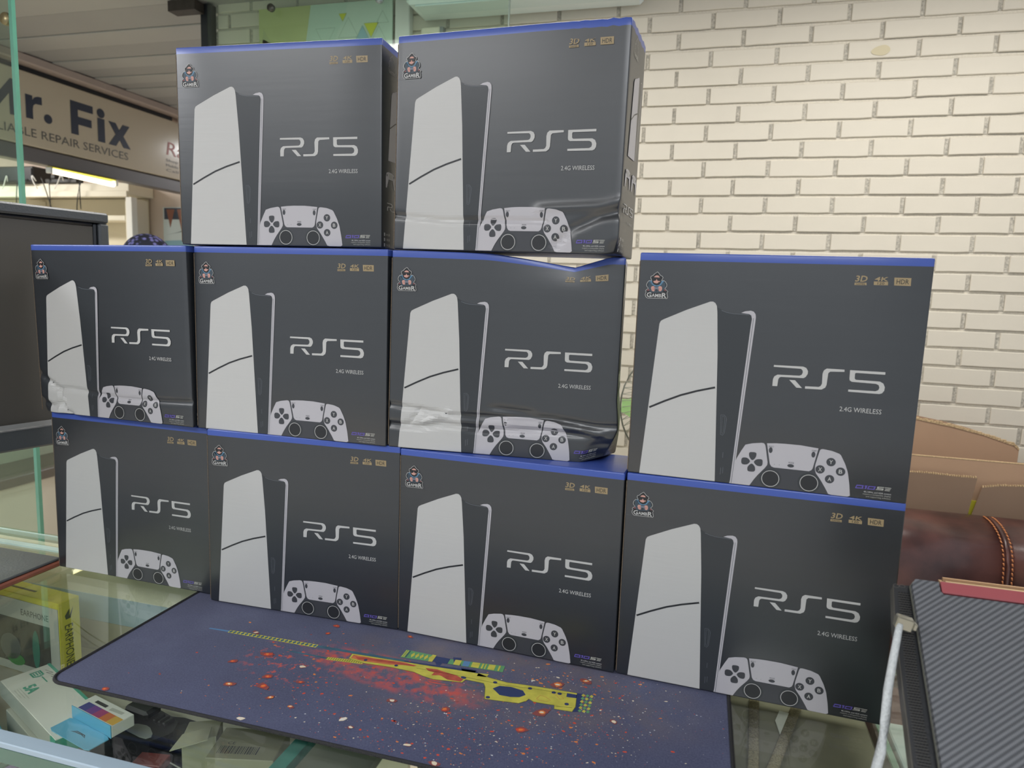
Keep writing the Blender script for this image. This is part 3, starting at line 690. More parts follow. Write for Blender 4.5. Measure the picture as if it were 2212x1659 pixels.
cC = creases([([(0.0, .075), (.035, .055), (.05, .045), (.055, .0)], .0045, .005), ([(.03, .047), (.08, .050), (.13, .046), (.2, .040), (.3, .042), (.36, .045)], .0030, .0045), ([(.0, .022), (.03, .012), (.05, .02), (.075, .0)], .005, .006), ([(.058, .03), (.068, .008)], -.003, .003)])
def dentC(p):
    p = Vector(p); q = p.copy(); q.y += cC(p)
    k = max(0.0, 1 - math.hypot(p.x / .03, p.z / .03)) * max(0, 1 - p.y / .04); q.x += .006 * k; q.y += .006 * k
    return q

BOXES = [  # x, y, z, yaw, lean, roll, sx, sz, dent, label
 (-1.1852, 1.0195, 0.9555, -0.0203, -0.0007, 0.0, 0.9904, 0.9947 - .0145, None, 'bottom tier, leftmost black console carton, in front of the dark desk mat'),
 (-0.8141, 0.9933, 0.9555, 0.0247, 0.0, 0.0, 1.0003, 1.0025 - .0125, None, 'bottom tier, second black console carton from the left'),
 (-0.4535, 1.0021, 0.9555, -0.0440, 0.0, 0.0, 1.0040, 0.9936 - .0105, None, 'bottom tier, third black console carton from the left, behind the rifle print'),
 (-0.0894, 0.9876, 0.9555, -0.0421, 0.0, 0.0, 1.0038, 0.9989 - .0125, None, 'bottom tier, rightmost black console carton, beside the white cable'),
 (-1.1989, 1.0129, 1.2650, -0.0549, -0.0151, 0.0060, 0.9930, 0.9974 - .006, dentC, 'middle tier, leftmost black console carton, its lower left corner crumpled'),
 (-0.8369, 0.9988, 1.2665, -0.0080, 0.0029, 0.0011, 1.0010, 0.9976 - .004, None, 'middle tier, second black console carton from the left, smooth and undamaged'),
 (-0.4741, 0.9991, 1.2668, 0.0854, 0.0067, -0.0080, 1.000, 0.9915, dentE, 'middle tier, badly crushed black console carton with a sagging lid and long creases'),
 (-0.0899, 0.9890, 1.2668, -0.0474, -0.0077, -0.0045, 1.0043, 0.9982, None, 'upper right black console carton standing alone with the brick wall above it'),
 (-0.8557, 0.9945, 1.5815, 0.0565, -0.0062, 0.0037, 0.9986, 1.0006, None, 'top tier, left black console carton, under the green printed board'),
 (-0.4762, 1.0152, 1.5815, -0.0760, 0.0027, -0.0109, 0.9901, 1.0092, dentB, 'top tier, right black console carton, creased across its lower front'),
]
for (x, y, z, yaw, lean, roll, sx, sz, dent, lab) in BOXES:
    M = Matrix.Translation((x, y, z)) @ Matrix.Rotation(yaw, 4, 'Z') @ Matrix.Rotation(-lean, 4, 'X') @ Matrix.Rotation(-roll, 4, 'Y') @ Matrix.Diagonal((sx, 1, sz, 1))
    c = thing('console_carton', None, lab, 'carton', 'black console cartons stacked on the glass counter', M=M)
    if dent is None: bd, tp, prints = base_body, base_top, base_prints
    else:
        us = lines(W, 0.008); vs = sorted(set(lines(H, 0.012, (BANDZ,)) + [round(RB + 0.0036 * i, 6) for i in range(1, 24)])); ds = lines(D, 0.008)
        bd, tp = boxparts(us, vs, ds, dent); prints = make_prints(dent, us, vs, 0.0006)
    bo = link('carton_body', bd, c); link('blue_top', tp, c)
    for n, me in prints: link(n, me, bo)
    link('cut_edge', edge_me, bo)

# ================================================================== the glass counter
X0, X1, Y0, Y1, ZT = -2.05, 0.80, 0.59, 1.15, 0.95
ct = thing('glass_counter', (0, 0, 0), 'long glass display counter carrying the whole stack of cartons', 'counter')
def cbx(n, lo, hi, m, bev=0.0, par=ct): return ob(n, one('box', lo, hi, m, None, bev), par)
cbx('glass_top', (X0, Y0 + 0.021, ZT - 0.008), (X1, Y1, ZT), M_top)
M_rail = mat('pale blue rail', '#98abb9', 0.45, metal=0.0, var=0.06, scale=3, stretch=(1, 20, 20))
cbx('front_rail', (X0, Y0, ZT - 0.006), (X1, Y0 + 0.0205, ZT + 0.002), M_rail, .0012)
cbx('front_glass_edge', (X0, Y0 + 0.001, ZT - 0.026), (X1, Y0 + 0.013, ZT - 0.0065), mat('dark green glass edge', '#2f6355', 0.15, coat=0.5, var=0.2, scale=5))
cbx('front_glass', (X0, Y0 + 0.002, 0.16), (X1, Y0 + 0.008, ZT - 0.0265), glass('clear front glass', (0.88, 0.94, 0.9, 1), 1.0))
cbx('back_glass_edge', (X0, Y1 + 0.0005, ZT - 0.009), (X1, Y1 + 0.005, ZT + 0.0005), M_edge2)
M_sh = mat('beige shelf board', '#d6d3c2', 0.4, var=0.05, scale=4)
M_brn = mat('red brown laminate', '#6a4d44', 0.4, var=0.25, scale=6)
M_fr = mat('aluminium profile', '#b8bcb8', 0.35, metal=0.6)
cbx('base_cabinet', (X0, Y0 + 0.01, 0.0), (X1, Y1, 0.158), M_brn, .004)
cbx('blue_strip', (X0 + .01, Y1 - 0.0265, 0.79), (-0.486, Y1 - 0.0255, 0.848), mat('pale blue strip', '#b4cbd6', .4))
cbx('grey_strip', (X0 + .01, Y1 - 0.0265, 0.722), (-0.486, Y1 - 0.0255, 0.789), mat('grey beige strip', '#c2bfae', .4))
cbx('inner_shelf', (X0 + 0.01, Y0 + 0.012, 0.705), (-0.485, Y1 - 0.03, 0.72), M_sh, .002)
cbx('lower_shelf', (-0.465, Y0 + 0.012, 0.60), (0.282, Y1 - 0.03, 0.612), M_brn, .002)
cbx('end_shelf', (0.298, Y0 + 0.012, 0.80), (X1 - 0.01, Y1 - 0.03, 0.812), mat('pale cyan shelf', '#b9cfcd', 0.3), .002)
cbx('back_board', (X0, Y1 - 0.025, 0.16), (-0.485, Y1 - 0.012, ZT - 0.0085), mat('pale yellow back board', '#f3f1d6', 0.4))
cbx('back_board', (-0.465, Y1 - 0.025, 0.16), (0.284, Y1 - 0.012, 0.935), mat('dim olive back board', '#7d7d6b', 0.5, var=0.25, scale=8))
cbx('glass_divider', (-0.478, Y0 + 0.014, 0.73), (-0.470, Y1 - 0.03, ZT - 0.045), glass('divider glass', (.9, .95, .93, 1)))
dv = cbx('divider_edge', (-0.484, Y0 + 0.014, ZT - .0445), (-0.464, Y1 - 0.03, ZT - 0.030), mat('teal divider edge', '#3f8377', 0.15, coat=0.5, var=0.25, scale=30))
cbx('glass_divider', (0.287, Y0 + 0.014, 0.61), (0.293, Y1 - 0.03, ZT - 0.045), glass('divider glass', (.9, .95, .93, 1)))
cbx('divider_edge', (0.286, Y0 + 0.014, ZT - .0445), (0.294, Y1 - 0.03, ZT - 0.040), M_edge)
for x in (X0, X1 - 0.02):
    cbx('corner_profile', (x, Y1 + 0.006, 0.0), (x + 0.02, Y1 + 0.024, ZT), M_fr, .002)
cbx('glass_strip', (X0, 1.082, ZT + 0.0002), (-1.20, 1.097, ZT + 0.004), M_edge2)
cbx('back_glass', (X0, Y1 + 0.006, ZT - 0.5), (-1.20, Y1 + 0.012, ZT + 0.0), glass('pale upstand glass', (0.85, 0.95, 0.9, 1), 1.2))

# tall glass panel of the showcase behind the counter
q = at(60, 650, y=1.62)
tg = thing('glass_partition', (q.x, 1.62, 0), 'tall clear glass partition with a green vertical edge behind the monitor', 'glass')
ob('pane', one('box', (-1.3, 0, 0.02), (-0.012, 0.010, 2.64), M_glass), tg)
ob('green_edge', one('box', (-0.0115, 0, 0.02), (0, 0.012, 2.64), M_edge), tg)
ob('floor_channel', one('box', (-1.3, -0.006, 0), (0.002, 0.018, 0.019), M_fr), tg)
ob('pane_clamp', one('lathe', [(0, 0), (0.016, 0), (0.018, -0.004), (0.018, -0.012), (0.008, -0.016), (0, -0.016)], mat('worn brass', '#a08c6c', 0.35, metal=0.7), Matrix.Translation((-0.03, 0.0, 0.0)) @ Matrix.Translation((0, 0, at(18, 38, y=1.62).z)) @ Matrix.Rotation(-math.pi / 2, 4, 'X') @ Matrix.Scale(-1, 4, (0, 0, 1)), 20), tg)

# desk mat on its red brown board
e = at(130, 1206, z=0.967)
dm = thing('mat_board', (e.x, e.y - 0.4, ZT + 0.0005), 'reddish brown board under the dark grey desk mat', 'board')
ob('board', one('box', (-0.75, 0.0, 0.0), (0.0, 0.405, 0.011), mat('reddish wood', '#8f5443', 0.35, var=0.2, scale=12, stretch=(10, 1, 1)), None, .003), dm)
dmm = thing('desk_mat', (e.x, e.y - 0.4, ZT + 0.012), 'plain dark grey mat lying on the reddish brown board', 'mat')
ob('mat_sheet', one('box', (-0.75, 0.0, 0.0), (-0.004, 0.405, 0.005), mat('dark grey rubber', '#55575a', 0.45, bump=0.2, bscale=200), None, .0015), dmm)

# ================================================================== mouse pad
PX0, PX1, PY0, PY1 = -0.862, 0.076, 0.708, 1.118
PZ = ZT + 0.0004; PH = 0.0026
def rrect(x0, x1, y0, y1, r, n=8):
    o = []
    for cx, cy, a in ((x1 - r, y1 - r, 0), (x0 + r, y1 - r, 90), (x0 + r, y0 + r, 180), (x1 - r, y0 + r, 270)):
        o += [(cx + r * math.cos(math.radians(a + 90 * i / n)), cy + r * math.sin(math.radians(a + 90 * i / n))) for i in range(n + 1)]
    return o
mp = thing('mouse_pad', (0, 0, PZ), 'large navy mouse pad printed with a yellow rifle and red sparks, under the cartons', 'mouse pad')
m = bpy.data.materials.new('navy printed cloth'); m.use_nodes = True; nt = m.node_tree; b = nt.nodes['Principled BSDF']
b.inputs['Roughness'].default_value = 0.75; b.inputs['Sheen Weight'].default_value = 0.25; b.inputs['Specular IOR Level'].default_value = 0.35
tc = nt.nodes.new('ShaderNodeTexCoord')
def noise(scale, det, vec=None, rough=0.6):
    n = nt.nodes.new('ShaderNodeTexNoise'); n.inputs['Scale'].default_value = scale; n.inputs['Detail'].default_value = det; n.inputs['Roughness'].default_value = rough
    nt.links.new(tc.outputs['Object'], n.inputs['Vector']); return n
def ramp(src, stops):
    r = nt.nodes.new('ShaderNodeValToRGB'); els = r.color_ramp.elements
    while len(els) < len(stops): els.new(0.5)
    for e_, (p_, c_) in zip(els, stops): e_.position = p_; e_.color = c_
    nt.links.new(src, r.inputs[0]); return r
def mixc(f, a, b_):
    x = nt.nodes.new('ShaderNodeMix'); x.data_type = 'RGBA'
    nt.links.new(f, x.inputs[0])
    for s_, k in ((a, 6), (b_, 7)):
        if isinstance(s_, tuple): x.inputs[k].default_value = s_
        else: nt.links.new(s_, x.inputs[k])
    return x.outputs[2]
def blob(cx, cy, sx, sy, rot=0.0):
    mpn = nt.nodes.new('ShaderNodeMapping'); mpn.vector_type = 'TEXTURE'; mpn.inputs['Location'].default_value = (cx, cy, PH)
    mpn.inputs['Rotation'].default_value = (0, 0, rot); mpn.inputs['Scale'].default_value = (sx, sy, 1)
    g = nt.nodes.new('ShaderNodeTexGradient'); g.gradient_type = 'SPHERICAL'
    nt.links.new(tc.outputs['Object'], mpn.inputs[0]); nt.links.new(mpn.outputs[0], g.inputs[0]); return g.outputs['Fac']
def mul(a, b_, op='MULTIPLY'):
    x = nt.nodes.new('ShaderNodeMath'); x.operation = op; x.use_clamp = True
    for i, s_ in enumerate((a, b_)):
        if isinstance(s_, float): x.inputs[i].default_value = s_
        else: nt.links.new(s_, x.inputs[i])
    return x.outputs[0]
base = ramp(noise(7, 5).outputs['Fac'], [(0.3, lin('#34395a')), (0.55, lin('#3c4264')), (0.75, lin('#4a506f'))]).outputs[0]
fine = ramp(noise(420, 2).outputs['Fac'], [(0.35, (0, 0, 0, 1)), (0.75, (1, 1, 1, 1))]).outputs[0]
base = mixc(mul(fine, 0.22), base, lin('#7c80a0'))
def P2(px, py):
    v = at(px, py, z=ZT + 0.003); return (v.x, v.y)
g1 = P2(820, 1450); g2 = P2(1150, 1490); g3 = P2(1000, 1395)
c1 = ramp(noise(55, 5).outputs['Fac'], [(0.42, (0, 0, 0, 1)), (0.62, (1, 1, 1, 1))]).outputs[0]
warm = mul(mul(blob(g2[0] - .05, g2[1] + .01, .33, .15), 2.0), ramp(noise(18, 4).outputs['Fac'], [(.35, (0, 0, 0, 1)), (.7, (1, 1, 1, 1))]).outputs[0])
base = mixc(mul(warm, 0.6), base, lin('#6e5f5c'))
base = mixc(mul(mul(blob(g1[0] + .02, g1[1], .17, .045, -0.18), 2.6), c1), base, lin('#c2463a'))
base = mixc(mul(mul(blob(P2(640, 1430)[0], P2(640, 1430)[1], .10, .07), 2.0), ramp(noise(90, 3).outputs['Fac'], [(0.56, (0, 0, 0, 1)), (0.66, (1, 1, 1, 1))]).outputs[0]), base, lin('#c04a3c'))
nt.links.new(base, b.inputs['Base Color'])
n_ = noise(500, 2); bp = nt.nodes.new('ShaderNodeBump'); bp.inputs['Strength'].default_value = 0.25; bp.inputs['Distance'].default_value = 0.0005
nt.links.new(n_.outputs['Fac'], bp.inputs['Height']); nt.links.new(bp.outputs[0], b.inputs['Normal'])
ob('cloth_sheet', one('prism', rrect(PX0 + .003, PX1 - .003, PY0 + .003, PY1 - .003, .022), 0, PH, m), mp)
# stitched rim: a cord with thread loops over it
rim = rrect(PX0 + .002, PX1 - .002, PY0 + .002, PY1 - .002, .024, 10)
M_thread = mat('black thread', '#2a2a2c', 0.85, bump=0.6, bscale=900)
m_ = MB(); m_.tube([(x, y, .0025) for x, y in rim] + [(rim[0][0], rim[0][1], .0025)], 0.0023, M_thread, 8, caps=False); ob('rim_cord', m_, mp)
m_ = MB(); L = []
for i in range(len(rim)):
    a, c = Vector(rim[i]), Vector(rim[(i + 1) % len(rim)]); n = max(1, int((c - a).length / 0.0024))
    t = (c - a).normalized(); nn = Vector((t.y, -t.x))
    for k in range(n):
        p_ = a + (c - a) * k / n
        m_.add([(p_.x + nn.x * s_ * w_ + t.x * o_, p_.y + nn.y * s_ * w_ + t.y * o_, z_) for (s_, w_, z_, o_) in ((-1, .0036, PH + .0003, 0), (-1, .0036, PH + .0003, .0011), (0, 0, .0050, .0013), (0, 0, .0050, .0002), (1, .0032, .0031, .0013), (1, .0032, .0031, .0002))], [(0, 1, 2, 3), (3, 2, 4, 5)], M_thread)
tag(ob('rim_stitches', m_, mp), kind='stuff')
# printed rifle
def R6(l): return [P2(400 + x * .31646, 1320 + y * .31646) for x, y in l]
def R7(l): return [P2(1000 + x * .31646, 1320 + y * .31646) for x, y in l]
My = mat('print yellow', '#c3bd4e', .75, var=.15, scale=60); Mg = mat('print green', '#5f9a68', .75); Mt = mat('print teal', '#3f6477', .75, var=.2, scale=60); Mb = mat('print deep blue', '#2c3a66', .75)
Mo = mat('print orange', '#c4734a', .75, var=.2, scale=90); Mr = mat('print red', '#b04f3f', .75, var=.2, scale=90); Mlb = mat('print light blue', '#5a86b0', .75); Mgy = mat('print olive line', '#6b6f2f', .75)
pr = Print()
def lerp(a, b_, t): return (a[0] + (b_[0] - a[0]) * t, a[1] + (b_[1] - a[1]) * t)
def bar(p0, p1, w0, w1, m, l=1):
    w0 *= 1.35; w1 *= 1.35
    d = (Vector(p1) - Vector(p0)).normalized(); n = Vector((-d.y, d.x)); pr.poly([tuple(Vector(p0) + n * w0), tuple(Vector(p0) - n * w0), tuple(Vector(p1) - n * w1), tuple(Vector(p1) + n * w1)], m, l)
def diamonds(p0, p1, w0, n, m, l):
    for k in range(n):
        a = lerp(p0, p1, (k + .1) / n); c = lerp(p0, p1, (k + .9) / n); mid = Vector(lerp(p0, p1, (k + .5) / n)); d = (Vector(p1) - Vector(p0)).normalized(); nn = Vector((-d.y, d.x)) * w0 * 1.3
        pr.poly([a, tuple(mid + nn), c, tuple(mid - nn)], m, l)
a, b2, c2, d2 = R6([(165, 117), (300, 138), (900, 240), (1500, 342)])
bar(a, b2, .0012, .0016, Mlb); bar(b2, c2, .0030, .0034, My); diamonds(b2, c2, .0034, 22, Mt, 2); bar(c2, d2, .0024, .0026, Mt)
a, b2, c2 = R6([(690, 268), (965, 322), (1215, 352)]); bar(a, b2, .0013, .0016, Mt); bar(b2, c2, .0028, .0034, My)
for k in range(16): q0 = lerp(b2, c2, k / 16); pr.poly([(q0[0], q0[1] - .003), (q0[0] + .0012, q0[1] - .003), (q0[0] + .0012, q0[1] + .0032), (q0[0], q0[1] + .0032)], Mgy, 2)
body = R6([(1115, 325), (1140, 292), (1200, 300), (1480, 345), (1700, 380), (1850, 402), (2010, 428)]) + R7([(180, 455), (300, 488), (500, 515), (780, 562), (770, 655), (745, 690), (620, 670), (622, 645), (560, 636), (480, 622), (450, 602), (435, 615), (380, 632), (145, 602), (150, 520), (140, 495), (20, 470)]) + R6([(1890, 490), (1800, 480), (1690, 468), (1620, 445), (1560, 418), (1400, 385), (1220, 358)])
pr.poly(body, My, 3); pr.raw(ring(body, .0007), Mgy, 4)
pr.poly(R7([(203, 530), (250, 512), (330, 520), (410, 545), (428, 575), (385, 590), (320, 588), (250, 575)]), Mb, 4)
pr.poly(R6([(1130, 322), (1150, 300), (1300, 325), (1500, 352), (1560, 372), (1400, 368), (1220, 345)]), Mo, 4)
pr.poly(R6([(1160, 312), (1250, 322), (1540, 365), (1580, 374), (1560, 380), (1300, 345), (1180, 330)]), Mr, 5)
pr.poly(R6([(1640, 390), (1720, 400), (1780, 420), (1850, 440), (1900, 468), (1880, 484), (1790, 470), (1740, 440), (1680, 440), (1700, 420), (1660, 410)]), Mr, 4)
for l_ in ([(500, 600), (530, 575), (570, 590), (600, 612), (570, 620), (520, 612)], [(590, 560), (660, 570), (690, 600), (660, 605), (640, 580)]): pr.raw(ring(R7(l_), .0006), Mo, 4)
pr.raw(ring(R6([(1700, 412), (1760, 420), (1800, 440), (1760, 450), (1710, 432)]), .0005), Mo, 5)
for x, y in ((220, 489), (458, 530), (620, 558), (660, 566), (708, 637), (170, 590), (8, 457)): c_ = R7([(x, y)])[0]; pr.poly(circ(c_[0], c_[1], .0032, 14, .0030), Mb, 4)
for x, y in ((1232, 337), (1440, 374), (1895, 455)): c_ = R6([(x, y)])[0]; pr.poly(circ(c_[0], c_[1], .0028, 14), Mb, 6)
pr.poly(R7([(710, 562), (790, 575), (785, 598), (706, 588)]), Mb, 4); pr.poly(R7([(780, 562), (826, 568), (795, 688), (745, 690), (770, 655)]), Mb, 2)
pr.raw(stroke(R7([(630, 650), (745, 663)]), .0008), Mgy, 4); pr.raw(stroke(R6([(1580, 392), (1800, 430), (2000, 470)]) + R7([(300, 510), (480, 532), (700, 566)]), .0007), Mgy, 4)
pr.poly(R7([(105, 425), (178, 432), (160, 452), (95, 445)]), My, 3); pr.poly(R6([(1480, 352), (1800, 395), (2000, 424), (1990, 410), (1780, 380), (1500, 340)]), Mb, 2)
# checked butt plate
for i in range(6):
    for j in range(3):
        x = 822 + j * 28 - i * 5; y = 566 + i * 21 + j * 4
        pr.poly(R7([(x, y), (x + 14, y + 11), (x, y + 21), (x - 14, y + 11)]), Mg if (i + j) % 2 else My, 3)
# scope
a, b2, c2, d2 = R6([(1490, 290), (1690, 325), (1800, 345), (2175, 398)])
bar(a, b2, .0088, .0070, Mg, 3); bar(b2, c2, .0058, .0058, Mb, 3); bar(c2, d2, .0052, .0066, Mg, 3)
diamonds(lerp(a, b2, .25), b2, .006, 5, My, 4)
for t0, t1, mm in ((.02, .05, My), (.08, .11, My), (.14, .17, Mb), (.92, 1.05, My)): bar(lerp(a, b2, t0), lerp(a, b2, t1), .0078, .0074, mm, 5)
for t0, t1, mm in ((.1, .22, My), (.26, .38, Mlb), (.42, .56, My), (.6, .63, My), (.66, .68, My), (.72, .84, My), (.9, .93, My)): bar(lerp(c2, d2, t0), lerp(c2, d2, t1), .0052, .0055, mm, 5)
pr.poly(R6([(1700, 335), (1760, 350), (1740, 372), (1715, 368)]), Mb, 2); pr.poly(R6([(1830, 318), (1885, 322), (1880, 375), (1835, 366)]), Mb, 4); pr.poly(R6([(1880, 385), (1990, 405), (1975, 425), (1890, 408)]), Mb, 2)
pr.raw(ring(R6([(1640, 470), (1700, 480), (1815, 500), (1810, 514), (1730, 505), (1660, 490)]), .0012), Mt, 3); pr.raw(ring(R6([(1910, 495), (2040, 490), (2040, 520), (1990, 532), (1925, 520)]), .001), Mt, 2)
ob('printed_rifle', pr.mb(lambda u, v, l: (u, v, PH + 0.00012 * l)), mp)
# printed sparks
sr = random.Random(11); ps = Print()
Ms1 = mat('spark red', '#cf4c34', .75); Ms2 = mat('spark orange', '#e0843f', .75); Ms3 = mat('spark pale', '#e6d9c0', .75); Ms4 = mat('spark white', '#dfe2e6', .75); Ms5 = mat('spark ember', '#8c4a48', .75)
def spark(x, y, r, m, l):
    n = 7; a0 = sr.uniform(0, 6.3); el = sr.uniform(1.0, 2.0); ro = sr.uniform(-.5, .7)
    P = []
    for k in range(n):
        th = a0 + 2 * math.pi * k / n; rr_ = r * sr.uniform(.6, 1.1); dx, dy = rr_ * el * math.cos(th), rr_ * math.sin(th)
        P.append((x + dx * math.cos(ro) - dy * math.sin(ro), y + dx * math.sin(ro) + dy * math.cos(ro)))
    ps.raw((P, [tuple(range(n))]), m, l)
def sparks(n, cx, cy, sx, sy, rmin, rmax, mats_):
    for _ in range(n):
        px, py = sr.gauss(cx, sx), sr.gauss(cy, sy); x, y = P2(px, py)
        if not (PX0 + .02 < x < PX1 - .01 and PY0 + .012 < y < .985): continue
        r = rmin * (rmax / rmin) ** (sr.random() ** 2.2); spark(x, y, r, sr.choice(mats_), sr.choice((.2, .4, .6, .8)))
sparks(520, 1020, 1570, 190, 60, .0004, .0022, [Ms1, Ms1, Ms2, Ms5])
sparks(700, 1080, 1570, 200, 62, .0003, .0011, [Ms4, Ms3, Ms3, Ms2])
sparks(330, 1230, 1480, 110, 40, .0004, .0022, [Ms2, Ms2, Ms3, Ms1])
sparks(190, 680, 1460, 120, 50, .0006, .0026, [Ms1, Ms1, Ms5, Ms2])
sparks(50, 560, 1540, 150, 45, .0004, .0016, [Ms1, Ms2, Ms3])
sparks(160, 1350, 1540, 110, 60, .0003, .0010, [Ms3, Ms4, Ms1])
for px, py, r, mm in ((553, 1367, .0030, Ms3), (654, 1441, .0035, Ms3), (495, 1478, .0036, Ms2), (584, 1507, .0032, Ms2), (627, 1527, .0026, Ms2), (727, 1353, .0032, Ms1), (709, 1369, .0030, Ms1), (578, 1414, .0045, Ms1), (502, 1429, .0036, Ms1), (847, 1514, .0036, Ms3), (961, 1533, .0045, Ms1), (1326, 1560, .0034, Ms3), (1170, 1540, .0052, Ms2), (938, 1650, .0034, Ms3), (1125, 1578, .0045, Ms1), (578, 1462, .0045, Ms1), (568, 1483, .005, Ms1), (649, 1474, .003, Ms1), (226, 1489, .0032, Ms1), (742, 1554, .0024, Ms4), (757, 1572, .0024, Ms3), (520, 1553, .0022, Ms4), (886, 1376, .0028, Ms1), (1265, 1472, .0038, Ms2), (1205, 1480, .006, Ms2), (880, 1610, .003, Ms3)):
    x, y = P2(px, py); spark(x, y, r * 1.6, Ms5 if mm is not Ms4 else Ms3, 5); spark(x, y, r, mm, 6); spark(x, y, r * .5, Ms3 if mm is not Ms1 else Ms2, 7)
tag(ob('printed_sparks', ps.mb(lambda u, v, l: (u, v, PH + 0.00012 * l)), mp), kind='stuff')

# ================================================================== monitor
mr = at(228, 462, y=1.25); mbz = at(228, 935, y=1.25).z
ang = math.atan2(-math.cos(math.radians(12.9)), -math.sin(math.radians(12.9)))   # local +x runs left, towards the viewer
mo = thing('monitor', (mr.x, mr.y, mbz), 'large black computer monitor with a blank screen at the left of the cartons', 'monitor', rz=ang)
MHt = mr.z - mbz; MW = 0.70
M_bez = mat('dark grey monitor plastic', '#4b4f53', 0.35, bump=0.2, bscale=300)
fr = MB(); t = 0.030; out = rrect(0, MW, 0, MHt, 0.012, 5); 
def lp(x, y, z): return (x, y, z)
# frame bars (visible side is local +y)
def fb(n, x0, x1, z0, z1, y1=0.012, m=M_bez): ob(n, one('box', (x0, -0.03, z0), (x1, y1, z1), m, None, .004), mo)
fb('bezel_top', 0, MW, MHt - .022, MHt); fb('bezel_side', 0, .022, .0, MHt - .0225); fb('bezel_side', MW - .022, MW, .0, MHt - .0225); fb('bezel_bottom', .0225, MW - .0225, 0, .045)
ob('silver_strip', one('box', (.001, .0125, .046), (MW - .001, .0145, .055), mat('silver strip', '#aeb0b2', .3, metal=.4)), mo)
fb('inner_lip', .0225, .030, .0455, MHt - .0225, .006, mat('monitor inner lip', '#25282e', .3)); fb('inner_lip', .0305, MW - .0225, MHt - .030, MHt - .0225, .006, mat('monitor inner lip', '#25282e', .3))
ob('screen', one('box', (.0305, -.02, .0455), (MW - .023, .001, MHt - .0305), mat('blank screen', '#4c4a47', .5, spec=.5, coat=.0)), mo)
ob('back_shell', one('box', (.03, -.075, .05), (MW - .03, -.0305, MHt - .04), M_black, None, .02), mo)
hh = mbz - (ZT + .0175)
ob('stand_neck', one('box', (.33, -.095, -hh + .013), (.39, -.076, .16), M_black, None, .004), mo)
ob('stand_base', one('box', (.27, -.15, -hh), (.46, .03, -hh + .012), M_black, None, .004), mo)

# ================================================================== things under the glass
SH = 0.72
ep = thing('earphone_box', (-1.171, 1.000, 0), 'yellow and white earphone box with a window, standing under the counter glass', 'box', rz=math.radians(-5))
M_y = mat('yellow card', '#ece545', .4, coat=.2); M_gw = mat('pale grey card', '#d3d8ce', .4)
ob('card_body', one('box', (-.235, 0, SH + .001), (0, .044, .888), M_y, None, .001), ep)
ob('front_card', one('box', (-.234, -.0015, SH + .002), (-.001, -.0002, .876), M_gw), ep)
ob('window', one('box', (-.19, -.0022, SH + .02), (-.025, -.0016, .835), mat('smoky window', '#4a4d48', .15, coat=.6, var=.5, scale=25)), ep)
for (a_, b_, c_, d_, m) in ((-.17, .745, -.11, .80, mat('dim earbud', '#6f7570', .4)), (-.15, .735, -.10, .76, mat('green tint', '#4f9a55', .4)), (-.075, .74, -.055, .82, mat('teal tint', '#3f8e7c', .3))):
    ob('inner_piece', one('prism', smoothpoly([(a_, b_), (c_, b_), (c_, d_), (a_, d_)], .3, 2), 0, .0005, m, Matrix.Translation((0, -.0023, 0)) @ Matrix.Rotation(math.pi / 2, 4, 'X')), ep)
p_ = Print().text('EARPHONE', -.105, .846, .078, .0125, mat('box grey letters', '#5d625e', .5), 1); ob('printed_name', p_.mb(lambda u, v, l: (u, -.0018, v)), ep)
p_ = Print().text('EARPHONE', 0, 0, .085, .017, mat('box green letters', '#4d5a2a', .5), 1)
ob('printed_name', p_.mb(lambda u, v, l: (.0006, .011 + v, .838 - u)), ep)
ob('hang_slot', one('box', (-.16, .018, .8881), (-.09, .023, .8886), mat('slot dark', '#5a5a30', .5)), ep)
p_ = Print().poly([(.012, .858), (.022, .87), (.021, .855), (.030, .872), (.024, .85), (.014, .85)], mat('box green letters', '#4d5a2a', .5)); ob('printed_mark', p_.mb(lambda u, v, l: (.0006, u, v)), ep)

an = math.radians(-22.5)
fb_ = thing('charger_box', (-1.167, .876, .7705), 'white and teal charger box slanting under the glass beside the earphone box', 'box', rz=an)
M_w = mat('white card', '#f0f2ea', .35, coat=.2); M_tl = mat('teal card', '#55b59b', .35, coat=.2); M_gc = mat('grey card side', '#c2c5ba', .45)
cbd = ob('card_body', one('box', (0, 0, 0), (.255, .078, .029), M_w, None, .001), fb_)
ob('grey_side', one('box', (.0, -.0008, .0), (.235, -.0001, .0285), M_gc), fb_)
ob('teal_end', one('box', (.2355, -.001, .0), (.2565, .0005, .0285), M_tl), fb_); ob('teal_end', one('box', (.2552, .0, .0), (.2562, .078, .0285), M_tl), fb_)
ob('teal_stripe', one('box', (.0, .0735, .0291), (.254, .0785, .0296), M_tl), fb_)
p_ = Print(); d_ = .0295
p_.text('5A', .055, .018, .030, .017, M_tl, 1, .04).raw(ring([(.014, .040), (.034, .040), (.037, .050), (.034, .058), (.014, .058)], .0035), M_tl, 1)
for k in range(3): p_.poly([(.018, .044 + .0042 * k), (.031, .044 + .0042 * k), (.031, .0458 + .0042 * k), (.018, .0458 + .0042 * k)], M_tl, 1)
p_.poly([(.040, .051), (.066, .051), (.066, .053), (.040, .053)], M_tl, 1)
for k in range(3): p_.poly([(.055, .013 - .004 * k), (.10 - .006 * k, .013 - .004 * k), (.10 - .006 * k, .0137 - .004 * k), (.055, .0137 - .004 * k)], M_gc, 1)
p_.raw(stroke([(.02, .064), (.04, .070), (.03, .062), (.055, .069), (.05, .063), (.07, .067)], .0008), M_pmid, 2)
p_.raw(ring(circ(.238, .012, .006, 16), .0008), M_gc, 1)
ob('printed_text', p_.mb(lambda u, v, l: (u, v, d_ + .0001 * l)), cbd)
